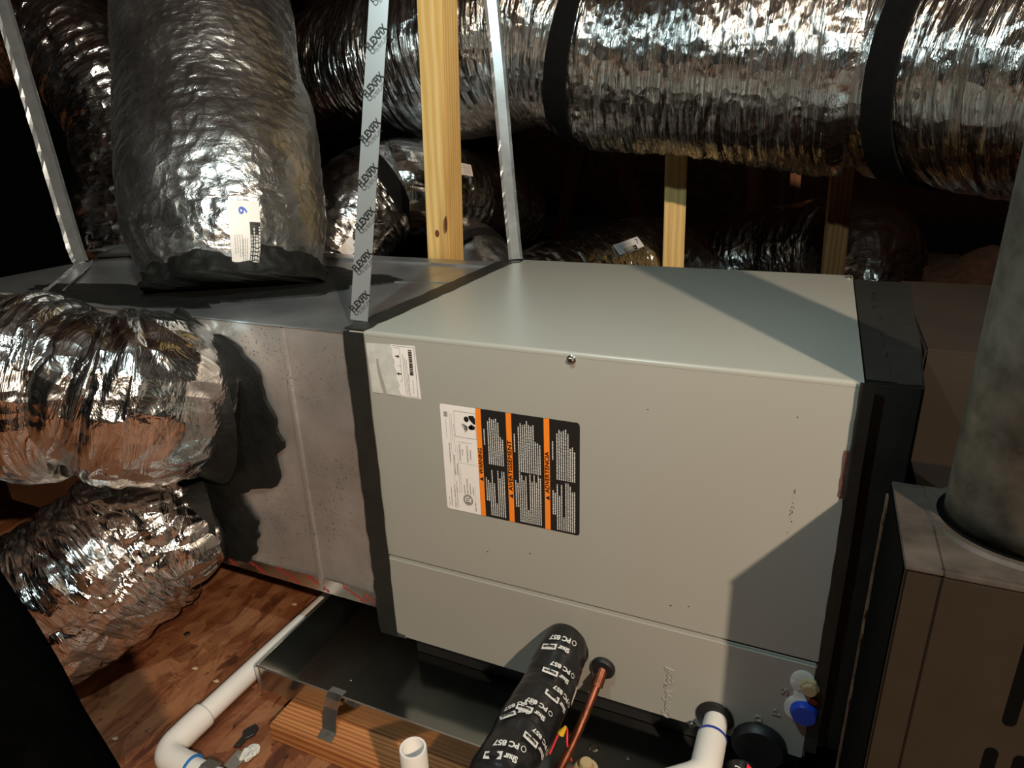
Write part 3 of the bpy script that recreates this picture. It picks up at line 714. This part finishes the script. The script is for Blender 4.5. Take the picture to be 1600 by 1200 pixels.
# ducts behind the plenum
ab_pts = [(A(480, 470, 1.86), .125), (A(510, 405, 1.9), .128), (A(552, 335, 1.93), .135), (A(590, 305, 1.96), .13), (A(612, 295, 1.98), .118), (A(640, 294, 2.0), .130), (A(700, 298, 2.1), .130), (A(770, 312, 2.35), .125), (A(800, 330, 2.7), .125)]
Tab, eab, _ = duct('rear_duct', ab_pts, 'shiny foil duct behind the plenum, between the printed strap and the wooden post', FOIL_BACK,
     [(.010, 9, 8, 61, 'n'), (.007, 30, 9, 62, 'c'), (.003, 70, 22, 63, 'c')], 260, 220)
band('support_strap', Tab, 612, 290, .040, .012, WEB, eab, 'black strap')
lb, fn = sticker(Tab, eab, 543, 388, .036, .062, math.radians(-42), .012)
fill_sticker(lb, fn, .036, .062, '6', (.006, .022), .011, None, [(-.012, .012, -.026, .008, 4, 'a')])
lb, fn = sticker(Tab, eab, 724, 266, .036, .036, math.radians(-10), .012)
fill_sticker(lb, fn, .036, .036, None, (0, 0), .011, None, [(-.010, .012, -.014, .012, 5, 'a')])
c_pts = [(A(768, 520, 1.86), .080), (A(758, 440, 1.92), .082), (A(744, 398, 2.0), .084), (A(724, 392, 2.12), .086), (A(712, 430, 2.24), .086), (A(706, 520, 2.34), .086)]
Tc_, ec_, _ = duct('rear_duct', c_pts, 'greenish grey duct hump just right of the wooden post, behind the plenum', FOIL_SMOOTH,
     [(.006, 9, 8, 71, 'n'), (.004, 40, 14, 72, 'c')], 120, 140)
band('support_strap', Tc_, 752, 365, .03, .006, BLACK, ec_)
d_pts = [(A(812, 486, 1.95), .130), (A(850, 462, 2.02), .142), (A(925, 436, 2.17), .152), (A(1015, 414, 2.36), .160), (A(1062, 440, 2.5), .15), (A(1082, 500, 2.6), .14)]
Td, ed, _ = duct('rear_duct', d_pts, 'grey foil duct with a paper label marked 7 behind the cabinet top', FOIL_BACK,
     [(.006, 8, 7, 81, 'n'), (.005, 34, 12, 82, 'c'), (.0025, 80, 22, 83, 'c')], 200, 200)
lb, fn = sticker(Td, ed, 980, 388, .125, .038, math.radians(20), .010, label='white paper label marked 7')
fill_sticker(lb, fn, .125, .038, '7', (.046, .004), .016, (-.035, .030, -.019, -.004), [(-.05, .02, -.002, .010, 3, 'a')])
ee_pts = [(A(1040, 425, 3.15), .20), (A(1130, 415, 3.0), .20), (A(1230, 400, 2.8), .20), (A(1310, 388, 2.6), .20), (A(1350, 400, 2.45), .185), (A(1358, 450, 2.38), .17), (A(1355, 540, 2.36), .16)]
duct('rear_duct', ee_pts, 'reddish brown shadowed duct at far right behind the cabinet', FOIL_BACK,
     [(.008, 8, 7, 91, 'n'), (.005, 34, 12, 92, 'c')], 160, 160)

# ------------------------------------------------------------------ lumber
def board(name, p0, p1, w_, t_, mat, label, cat='post', group=None, yaw=0.0):
    p0, p1 = np.array(p0), np.array(p1); t = (p1 - p0) / np.linalg.norm(p1 - p0); a = np.array([math.cos(yaw), math.sin(yaw), 0]); a = a - t * (a @ t); a /= np.linalg.norm(a); b = np.cross(t, a)
    v = [p + a * sa * w_ / 2 + b * sb * t_ / 2 for p in (p0, p1) for sa, sb in ((-1, -1), (1, -1), (1, 1), (-1, 1))]
    o = MB().add(v, [(0, 1, 2, 3), (4, 5, 6, 7), (0, 1, 5, 4), (1, 2, 6, 5), (2, 3, 7, 6), (3, 0, 4, 7)]).build(name, mat, None, .002)
    return tag(o, label, cat, group)
b0 = on(697, 415, 'y', .60); b1 = on(683, 0, 'y', .60); dirv = (b1 - b0) / (b1[2] - b0[2])
PB0 = b0 + dirv * (ZF - b0[2]); PB1 = b0 + dirv * (1.72 - b0[2])
po = empty('wooden_post', tuple(PB0), 'bright yellow wooden post standing behind the plenum', 'post')
tmp = board('post_timber', PB0, PB1, .062, .060, PINE, None, None, yaw=-.10); tmp.parent = po; tmp.matrix_parent_inverse = Matrix.Translation(-po.location)
pt = dirv / np.linalg.norm(dirv); pa = np.array([math.cos(-.10), math.sin(-.10), 0]); pa = pa - pt * (pa @ pt); pa /= np.linalg.norm(pa); pb = np.cross(pt, pa)
def knot(px, py, nrm, side, half, rx, rz):
    r_ = ray(px, py); o = PB0 + nrm * (half + .0004); k = ((o - CAM) @ nrm) / (r_ @ nrm); c = CAM + r_ * k
    MB().add([c + side * rx * math.cos(a) + pt * rz * math.sin(a) for a in np.linspace(0, 2 * math.pi, 16, endpoint=False)], [tuple(range(16))]).build('knot', KNOT, po)
knot(683, 365, -pb, pa, .030, .0058, .0085); knot(697, 350, pa, pb, .031, .0045, .018)
board('wooden_post', on(1056, 460, 'y', 1.32) - np.array([0, 0, .55]), on(1058, 200, 'y', 1.32), .062, .04, PINE, 'orange wooden post behind the cabinet beside the label marked 7', yaw=.25)
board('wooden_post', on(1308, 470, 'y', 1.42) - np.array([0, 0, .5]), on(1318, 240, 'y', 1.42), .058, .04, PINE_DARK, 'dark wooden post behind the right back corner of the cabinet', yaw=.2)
WG = 'dim truss timbers in the dark background'
for i, (x0, y0, x1, y1, Yd, lbl) in enumerate(((862, 430, 905, 230, 2.7, 'dim leaning timber left of the others in the dark background'), (1030, 400, 955, 225, 2.75, 'dim timber sloping the other way behind the hanging duct'),
        (1182, 400, 1178, 240, 2.6, 'dim upright timber beyond the reddish duct, left of a pair'), (1208, 400, 1216, 240, 2.75, 'reddish upright timber beyond the reddish duct, right of a pair'), (1235, 400, 1246, 240, 3.0, 'very dim thin timber right of the reddish pair'))):
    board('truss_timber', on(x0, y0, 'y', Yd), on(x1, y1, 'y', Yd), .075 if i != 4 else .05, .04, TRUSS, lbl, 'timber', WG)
# flat lumber under the pan
lo = MB().box(-.145, .60, -.186, -.055, ZF + .0005, -.0815).build('support_lumber', PINE_X, None, .002); tag(lo, 'orange grained flat board on the floor under the drain pan', 'lumber')

# ------------------------------------------------------------------ drain pan
pan = empty('drain_pan', (.24, .24, -.08), 'dark shiny galvanized drain pan under the cabinet', 'drain pan')
x0, x1, y0, y1, z0, z1, t = -.212, .685, -.131, .56, -.080, -.030, .0012
MB().box(x0, x1, y0, y1, z0, z0 + t).build('pan_floor', PAN, pan)
MB().box(x0, x1, y0 - t, y0 + t * .2, z0, z1).build('front_wall', PAN, pan)
MB().box(x0 - t, x0 + t * .2, y0, y1, z0, z1).build('left_wall', PAN, pan)
MB().box(x0, x1, y1, y1 + t, z0, z1).build('back_wall', PAN, pan)
MB().box(x1, x1 + t, y0, y1, z0, z1).build('right_wall', PAN, pan)
rim = new_mat('pan_rim', (.7, .69, .66), .3, 1.0)
for a in ((x0, x1, y0 - .0022, y0 + .001, z1, z1 + .0016), (x0 - .0022, x0 + .001, y0, y1, z1, z1 + .0016)): MB().box(*a).build('folded_rim', rim, pan, .0005)
MB().box(x0 - .002, x0 + .006, y0 - .0026, y0 - .001, z0, z1).build('corner_fold', rim, pan)
# bracket strap holding the pan
bp = [np.array(p) for p in ((-.040, -.122, -.026), (-.041, -.1325, -.026), (-.043, -.139, -.034), (-.047, -.142, -.052), (-.044, -.152, -.068), (-.040, -.160, -.0795), (-.036, -.178, -.0795))]
v = []
for p in bp: v += [p + np.array([-.0135, 0, 0]), p + np.array([.0135, 0, 0]), p + np.array([.0135, -.0004, .0014]), p + np.array([-.0135, -.0004, .0014])]
f = [(4 * i + a, 4 * i + (a + 1) % 4, 4 * i + 4 + (a + 1) % 4, 4 * i + 4 + a) for i in range(len(bp) - 1) for a in range(4)] + [(0, 1, 2, 3), (24, 27, 26, 25)]
br = MB().add(v, f).build('pan_bracket', STEEL, None); tag(br, 'bent grey metal strap nailed to the board at the pan front', 'bracket')
MB().cyl((-.038, -.168, -.0785), (-.038, -.168, -.0765), .0045).build('nail_head', flat_mat('rusty_nail', (.08, .06, .05), .5), br)

# ------------------------------------------------------------------ furnace and flue
fu = empty('furnace', (1.05, .1, -.08), 'dark brown metal furnace with slotted front, lower right corner', 'furnace')
FX0, FY0, FZ1 = .700, -.205, .466
MB().box(FX0, 1.40, FY0, -.045, -.08, FZ1 - .003).build('front_casing', FURN, fu, .002)
MB().box(FX0 + .028, 1.40, FY0 - .0022, FY0 + .002, -.08, FZ1 - .004).build('door_panel', FURN, fu, .0008)
MB().box(FX0 - .0005, FX0 + .0285, FY0 - .001, -.045, FZ1 - .003, FZ1 + .0005).build('top_edge_strip', FURN_TOP, fu, .0006)
MB().box(FX0 + .0285, 1.40, FY0 - .002, -.045, FZ1 - .003, FZ1 + .001).build('top_cover', FURN_TOP, fu, .0008)
MB().box(FX0 + .0285, 1.40, FY0 + .003, FY0 + .006, FZ1 + .0005, FZ1 + .003).build('cover_rib', FURN_TOP, fu, .0006)
MB().box(.745, 1.40, -.045, .158, -.08, .40).build('vestibule', BLACK, fu)
MB().box(.737, 1.45, .16, .58, -.08, .5555).build('rear_casing', CARDB, fu, .003)
FLC = (.806, -.100); FLR = .066
mb = MB(); n = 48; v = []
for r_, h in ((FLR + .016, .0005), (FLR + .012, .004), (FLR + .006, .004), (FLR + .003, -.004)):
    for k in range(n): a = 2 * math.pi * k / n; v.append((FLC[0] + r_ * math.cos(a), FLC[1] + r_ * math.sin(a) , FZ1 + h))
mb.add(v, [(i * n + k, i * n + (k + 1) % n, (i + 1) * n + (k + 1) % n, (i + 1) * n + k) for i in range(3) for k in range(n)])
mb.build('flue_collar', FURN_TOP, fu, smooth=True)
MB().cyl((FLC[0], FLC[1], FZ1 + .001), (FLC[0], FLC[1], FZ1 + .003), FLR + .005, n=48).build('collar_opening', SHADE_BLK, fu)
def capsule(cx, z0, z1, r, y):
    pts = [(cx + r * math.cos(a), z1 - r + r * math.sin(a)) for a in np.linspace(0, math.pi, 9)] + [(cx + r * math.cos(a), z0 + r + r * math.sin(a)) for a in np.linspace(math.pi, 2 * math.pi, 9)]
    return MB().prism(pts, y - .0006, y + .001, 'y')
for cx in (.8000, .8220, .8440):
    capsule(cx, .326, .43, .0052, FY0 - .0022).build('vent_slot', SHADE_BLK, fu); capsule(cx - .006, .19, .297, .0052, FY0 - .0022).build('vent_slot', SHADE_BLK, fu)  # flat capsules, the shade inside the slots is put into their colour
MB().box(FX0 - .0015, FX0, FY0 + .004, -.046, -.08, FZ1 - .004).build('side_shade_sheet', SHADE_BLK, fu)  # black sheet added so the casing's left side looks shaded
# ragged pinkish insulation edge down the left side
ragged(MB(), -.08, .45, -.052, -.044, 60, lambda a, b, h: (FX0 - .0017 - h, b, a), .003, .001, 22, .002).build('insulation_edge', flat_mat('edge_lining', (.16, .09, .055), .8, .6, 80), fu)
fp = Tube([(FLC[0], FLC[1], FZ1 + .004, FLR), (FLC[0], FLC[1], .9, FLR), (FLC[0] + .004, FLC[1], 1.4, FLR), (FLC[0] + .008, FLC[1], 1.96, FLR)], up=(0, 1, 0))
fo_ = tube_mesh('flue_pipe', fp, 60, 72, None, FLUE); tag(fo_, 'mottled grey round flue pipe rising from the furnace at the right edge', 'flue pipe')

# ------------------------------------------------------------------ line set, copper, drains
LS = [at(890, 992, 1.062), at(878, 1018, 1.025), at(850, 1085, .965), at(815, 1150, .90), at(783, 1212, .84), at(740, 1300, .78)]
ls = empty('taped_line_set', tuple(LS[0]), 'thick pipe wrapped in black printed tape coming out of the cabinet', 'pipe')
Tls = Tube([tuple(p) + (r,) for p, r in zip(LS, (.028, .034, .0365, .0375, .038, .038))], up=(0, 0, 1))
tape_gl = flat_mat('black_wrap_tape', (.011, .011, .012), .3, .3, 40, .4)
tube_mesh('tape_wrap', Tls, 120, 90, dn(0, [(.0022, 25, 12, 101, 'n'), (.0015, 60, 25, 102, 'c')]), tape_gl, ls)
def wrap_fn(x, y, ang, off=.0045):
    u0, t0 = Tls.find(x, y); r = float(Tls.frame(np.array([u0]))[4][0]) + off
    P0, _ = Tls.surf(np.array([u0]), np.array([t0])); Pt, _ = Tls.surf(np.array([u0]), np.array([t0 + .02])); sg = 1 if project(Pt)[0][0] < project(P0)[0][0] else -1
    ca, sa = math.cos(ang), math.sin(ang)
    def g(a, b):   # a: towards image left, b: along the pipe towards the viewer
        s = ca * a - sa * b; q = sa * a + ca * b
        return Tls.surf(u0 + q / Tls.len, t0 + sg * s / r, np.full(len(a), off))[0]
    return g
def shift(g, da, db): return lambda a, b: g(a + da, b + db)
TW = new_mat('tape_white', (.62, .62, .62), .5); K = 1.08
for x, y, ang in ((872, 1008, .1), (872, 1052, .08), (834, 1108, .08), (872, 1092, .1), (838, 1162, .05), (788, 1176, .22), (806, 1112, .55)):
    mb = MB(); g = wrap_fn(x, y, ang)
    text_on(mb, 'PC 857', .030 * K, .0072 * K, shift(g, 0, -.008 * K), 0, .04)
    text_on(mb, 'Shur', .016 * K, .0072 * K, shift(g, -.009 * K, .006 * K), 0, .04)
    gx = np.array([.001, .022, .022, .001]) * K; gy = np.array([.0015, .0015, .0105, .0105]) * K; mb.add(g(gx, gy), [(0, 1, 2, 3)])
    n = 18; aa = np.linspace(0, 2 * math.pi, n, endpoint=False)
    ringv = np.concatenate([g((-.021 + .0035 * np.cos(aa)) * K, (-.008 + .0035 * np.sin(aa)) * K), g((-.021 + .0026 * np.cos(aa)) * K, (-.008 + .0026 * np.sin(aa)) * K)])
    mb.add(ringv, [(i, (i + 1) % n, (i + 1) % n + n, i + n) for i in range(n)])
    wd_ = mb.build('tape_lettering', TW, ls); tag(wd_, kind='stuff')
    mb = MB(); text_on(mb, 'tape', .017 * K, .0060 * K, shift(wrap_fn(x, y, ang, .0049), .0115 * K, .006 * K), 0, .04); tag(mb.build('dark_lettering', INK, wd_), kind='stuff')
g = wrap_fn(893, 1085, .2)
mb = MB(); mb.add(g(np.array([-.008, .006, .003, .008, -.001, -.004]), np.array([-.012, -.012, .001, .012, .014, .006])), [tuple(range(6))]); mb.build('torn_paper', PAPER, ls)
ring_disc('pipe_seal', (LS[0][0] + .002, -.0045, LS[0][2] - .006), .036, .006, BLACK, cab)

cp = [(.3745, -.006, .0635), (.3715, -.020, .050), (.3640, -.055, .020), (.356, -.090, -.006), (.348, -.125, -.024), (.338, -.175, -.045), (.33, -.215, -.06)]
co = empty('copper_line', cp[0], 'thin copper pipe leaving a black grommet beside the taped pipe', 'pipe')
pipe('tube', cp, .0068, COPPER, co, 50, 18)
MB().cyl(np.array(cp[0]) , (.3705, -.027, .0445), .0085, .0095, 20).build('brazed_socket', COPPER, co, .001)

def pvc_run(name, label, segs, fits, r, rf, glue):
    e = empty(name, segs[0][0], label, 'pipe')
    for s_ in segs: pipe('straight_pipe', s_, r, WHITE, e, 30, 28)
    for f_ in fits: 
        pipe('elbow_fitting', f_, rf, WHITE, e, 40, 32)
    for a, b in glue[0]: MB().cyl(a, b, rf * 1.012, n=28).build('primer_ring', glue[1], e)
    return e
Zp = ZF + .0225
pvc_run('floor_drain_pipe', 'white plastic drain pipe with elbow lying on the floor left of the pan', [[(-.272, -.235, Zp), (-.270, -.05, Zp), (-.266, .15, Zp), (-.262, .45, Zp)], [(-.235, -.292, Zp), (-.10, -.292, Zp), (.05, -.292, Zp)]],
        [[(-.272, -.205, Zp), (-.272, -.245, Zp), (-.270, -.272, Zp), (-.258, -.288, Zp), (-.235, -.292, Zp), (-.205, -.292, Zp)]], .0185, .0222, ([((-.206, -.292, Zp), (-.203, -.292, Zp))], PURPLE_GLUE))
# grey strap over that pipe
sp = [(-.168, y_, z_) for y_, z_ in ((-.225, ZF + .002), (-.258, ZF + .002), (-.268, ZF + .02), (-.276, ZF + .038), (-.292, ZF + .043), (-.310, ZF + .036), (-.318, ZF + .01), (-.325, ZF + .002))]
v = []
for p in sp: v += [(p[0] - .012, p[1], p[2]), (p[0] + .012, p[1], p[2]), (p[0] + .012, p[1], p[2] + .0014), (p[0] - .012, p[1], p[2] + .0014)]
f = [(4 * i + a, 4 * i + (a + 1) % 4, 4 * i + 4 + (a + 1) % 4, 4 * i + 4 + a) for i in range(len(sp) - 1) for a in range(4)] + [(0, 1, 2, 3), (28, 31, 30, 29)]
st = MB().add(v, f).build('pipe_strap', STEEL, None); tag(st, 'grey metal strap over the white floor pipe at the bottom edge', 'strap')
MB().cyl((-.168, -.235, ZF + .003), (-.168, -.235, ZF + .0065), .005, .004).build('screw', SCREW, st)
# upright open stub
sb = at(645, 1168, .84); mbp = MB(); n = 32; v = []
for r_, zz in ((.0170, ZF + .001), (.0170, sb[2] - .001), (.0163, sb[2]), (.0140, sb[2]), (.0133, sb[2] - .001), (.0133, ZF + .03)):
    for k in range(n): a = 2 * math.pi * k / n; v.append((sb[0] + r_ * math.cos(a), sb[1] + r_ * math.sin(a), zz))
mbp.add(v, [(i * n + k, i * n + (k + 1) % n, (i + 1) * n + (k + 1) % n, (i + 1) * n + k) for i in range(5) for k in range(n)] + [tuple(range(n))])
tag(mbp.build('vent_stub', WHITE, None, smooth=True), 'open white plastic pipe standing upright at the bottom edge', 'pipe')
# condensate drain from the cabinet
pvc_run('condensate_drain', 'white plastic elbow and pipe draining from the cabinet bottom with a blue ring', [[(.543, -.008, .030), (.5425, -.04, .030), (.542, -.07, .030)], [(.525, -.112, .024), (.46, -.150, .008), (.38, -.195, -.012)]],
        [[(.5422, -.042, .030), (.5420, -.078, .030), (.5405, -.097, .029), (.532, -.109, .027), (.515, -.1185, .0215), (.497, -.129, .0170)]], .0165, .0200, ([((.5424, -.039, .030), (.5423, -.043, .030))], BLUE_GLUE))
tw = empty('taped_pipe_end', (.585, -.04, -.04), 'black taped pipe end with printed tape below the round black plug', 'pipe')
pipe('tape_wrap', [(.588, -.055, .004), (.590, -.075, .000), (.592, -.10, -.008), (.594, -.14, -.02)], .026, tape_gl, tw, 30, 30)
mb = MB(); text_on(mb, 'PC', .016, .009, plane_fn((.585, -.078, .0285), (-.98, 0, .1), (.1, -.92, -.25)), 0, .02); mb.build('tape_lettering', INK_W, tw)
MB().add([(.592, -.066, .0312), (.604, -.074, .0288), (.600, -.088, .0275), (.591, -.078, .0290)], [(0, 1, 2, 3)]).build('red_print', RED, tw)
# float switch in the pan
fsw = empty('float_switch', (.378, -.098, -.078), 'tan plastic float switch with red wires in the drain pan', 'switch')
MB().cyl((.378, -.098, -.078), (.378, -.098, -.038), .016, .018, 28).build('switch_body', TAN, fsw, .003)
MB().cyl((.378, -.098, -.038), (.378, -.098, -.026), .011, .009, 24).build('switch_cap', TAN, fsw, .002)
pipe('red_wire', [(.358, -.104, -.028), (.350, -.100, -.004), (.344, -.085, .010), (.335, -.09, .004), (.33, -.12, -.01)], .0016, RED, fsw, 30, 8)
pipe('red_wire', [(.361, -.112, -.032), (.356, -.120, -.030), (.352, -.135, -.030), (.346, -.16, -.04)], .0016, RED, fsw, 24, 8)
MB().cyl((.338, -.094, .006), (.344, -.090, .018), .0055, .002, 16).build('wire_nut', YEL, fsw)
# rivets / droplets on the pan floor
for x, y, r in ((928, 1168, .008), (982, 1183, .005), (548, 1062, .003)):
    c = on(x, y, 'z', -.0785); ring_m = MB().cyl((c[0], c[1], -.0788), (c[0], c[1], -.0775), r, r * .7, 20).build('rivet', SCREW, pan)

# ------------------------------------------------------------------ hanging straps
def strap(name, pts, width, mat, label, wdir=(1, 0, 0), fold=0.0, seg=40, jit=0.0, seed=0):
    P = catmull(pts, seg); T = np.gradient(P, axis=0); T /= np.linalg.norm(T, axis=1)[:, None]; v = []
    rs = np.random.RandomState(seed)
    for p, t_ in zip(P, T):
        a = np.array(wdir, float); a -= t_ * (a @ t_); a /= np.linalg.norm(a); b = np.cross(a, t_); b = b if b[1] < 0 else -b
        if abs(b[1]) < .2 and b[2] < 0: b = -b
        j = rs.randn(2) * jit
        for s_, o in ((-.5, fold), (-.3, 0), (.3, 0), (.5, fold)): v.append(p + a * s_ * width + b * (o + (j[0] if s_ < 0 else j[1]) * (abs(s_) > .4)))
        for s_, o in ((.5, fold), (.3, 0), (-.3, 0), (-.5, fold)): v.append(p + a * s_ * width + b * (o - .0012))
    f = [(8 * i + k, 8 * i + (k + 1) % 8, 8 * i + 8 + (k + 1) % 8, 8 * i + 8 + k) for i in range(len(P) - 1) for k in range(8)] + [tuple(range(8)), tuple(range(8 * len(P) - 8, 8 * len(P)))[::-1]]
    o = MB().add(v, f).build(name, mat, None, smooth=False); tag(o, label, 'strap'); return o
STRAP_G = new_mat('strap_silver_grey', (.36, .38, .39), .38, .55)
STRAP_S = metal_mat('strap_silver', (.42, .44, .45), .34, .25, False, 40, .7)
fa = np.array((-.036, .036, H + .003)); fb = on(592, 0, 'y', .11); fc = fa + (fb - fa) * 2.2
sv = strap('printed_hanging_strap', [fa, fa + (fb - fa) * .5, fb, fc], .0285, STRAP_G, 'grey hanging strap printed with black words just left of the yellow post', (1, .25, 0), 0, 40)
tdir = (fb - fa) / np.linalg.norm(fb - fa); wd = np.array([1, .25, 0]); wd -= tdir * (wd @ tdir); wd /= np.linalg.norm(wd); nb = np.cross(tdir, wd); nb = nb if nb[1] < 0 else -nb
ll = np.linalg.norm(fb - fa); ca, sa = math.cos(math.radians(52)), math.sin(math.radians(52))
au = wd * ca + tdir * sa; bu = -wd * sa + tdir * ca
for k, q in enumerate(np.arange(.03, ll * 1.15, .062)):
    mb = MB(); o = fa + tdir * q + nb * .0016
    text_on(mb, 'FLEXFIX', .039, .0110, plane_fn(o, au, bu), 0, .02)
    text_on(mb, 'UL 181A-P   B-FX', .026, .0024, plane_fn(o - bu * .0095, au, bu))
    text_on(mb, 'Listed   0.002  Printed in U.S.A.', .026, .0018, plane_fn(o - bu * .0125, au, bu))
    n = 16; aa = np.linspace(0, 2 * math.pi, n, endpoint=False); cc = o - tdir * .018 - wd * .004
    mb.add([cc + wd * .0036 * math.cos(a) + tdir * .0036 * math.sin(a) for a in aa] + [cc + wd * .0029 * math.cos(a) + tdir * .0029 * math.sin(a) for a in aa], [(i, (i + 1) % n, (i + 1) % n + n, i + n) for i in range(n)])
    tag(mb.build('strap_lettering', INK, sv), kind='stuff')
s3 = strap('hanging_strap', [on(806, 402, 'y', .566) + np.array([0, 0, -.004]), on(795, 290, 'y', .567), on(780, 120, 'y', .568), on(768, 0, 'y', .569), on(735, -330, 'y', .57)], .030, STRAP_S, 'silver hanging strap at the back left corner of the cabinet', (1, .35, 0), .004, 70, .0012, 3)
ls3 = np.array((-1.035, .285, PZ1 + .004)); tp3 = on(8, 20, 'y', .30)
strap('hanging_strap', [(-.78, .05, PZ1 + .0045), (-.93, .20, PZ1 + .0045), ls3 + np.array([.012, 0, .001]), ls3 + (tp3 - ls3) * .06, ls3 + (tp3 - ls3) * .5, tp3, ls3 + (tp3 - ls3) * 1.7], .040, STRAP_S, 'silver hanging strap at the far left meeting the plenum top', (.9, .45, 0), .003, 80, .0010, 5)

# ------------------------------------------------------------------ near-black foreground and scraps
bl = [np.array(at(-200, 830, .50)), np.array(at(-112, 965, .49)), np.array(at(-42, 1090, .48)), np.array(at(25, 1200, .475)), np.array(at(110, 1335, .47))]
Tb = Tube([tuple(p) + (.050,) for p in bl]); ob = tube_mesh('unlit_silhouette', Tb, 60, 48, dn(0, [(.004, 14, 10, 121, 'n')]), flat_mat('unlit_black', (.0012, .0012, .0012), .95, .3, 60, .3, .0)); tag(ob, 'unlit black rounded shape crossing the bottom left corner', 'silhouette')  # unidentified object, near-black colour stands in for it being unlit
def scrap(name, px, py, pts, mat, label, cat, h=.004):
    c = on(px, py, 'z', ZF); mb = MB().prism([(c[0] + a, c[1] + b) for a, b in pts], ZF + .0005, ZF + h, 'z'); o = mb.build(name, mat, None, .0008, 1); tag(o, label, cat); return o
scrap('black_scrap', 386, 1152, [(-.004, -.026), (.006, -.020), (.004, -.006), (.011, .006), (.007, .021), (-.003, .024), (-.009, .012), (-.012, .004), (-.005, -.004)], BLACK, 'torn black scrap on the floor beside the board', 'scrap', .006)
scrap('dark_chip', 292, 992, [(-.006, -.003), (.002, -.006), (.007, .002), (.002, .007), (-.004, .005)], BLACK, 'small dark chip on the floor above the white pipe', 'scrap')
c = on(392, 1180, 'z', ZF); bm = bmesh.new(); bmesh.ops.create_icosphere(bm, subdivisions=3, radius=.011)
for vv in bm.verts:
    k = 1 + .45 * float(noise(np.array([vv.co[:]]) * 220, 5)[0]); vv.co = Vector((c[0] + vv.co.x * k, c[1] + vv.co.y * k * 1.3, ZF + .006 + vv.co.z * .5 * k))
me = bpy.data.meshes.new('foam_crumb'); bm.to_mesh(me); bm.free(); o = link('foam_crumb', me, FOAM); tag(o, 'white crumbled lump below the black scrap', 'crumb')
for i, (px, py) in enumerate(((305, 1045), (338, 1065), (460, 945), (180, 1155))):
    scrap('wood_chip', px, py, [(-.006, -.003), (.003, -.004), (.007, .001), (0, .004)], flat_mat('pale_chip', (.5, .36, .24), .7), ('pale wood chip on the floor beside the white pipe, leftmost of two', 'pale wood chip on the floor nearest the white pipe', 'pale wood chip on the floor beside the pan corner', 'pale wood chip at the bottom left beside the black shape')[i], 'wood chip', .003)
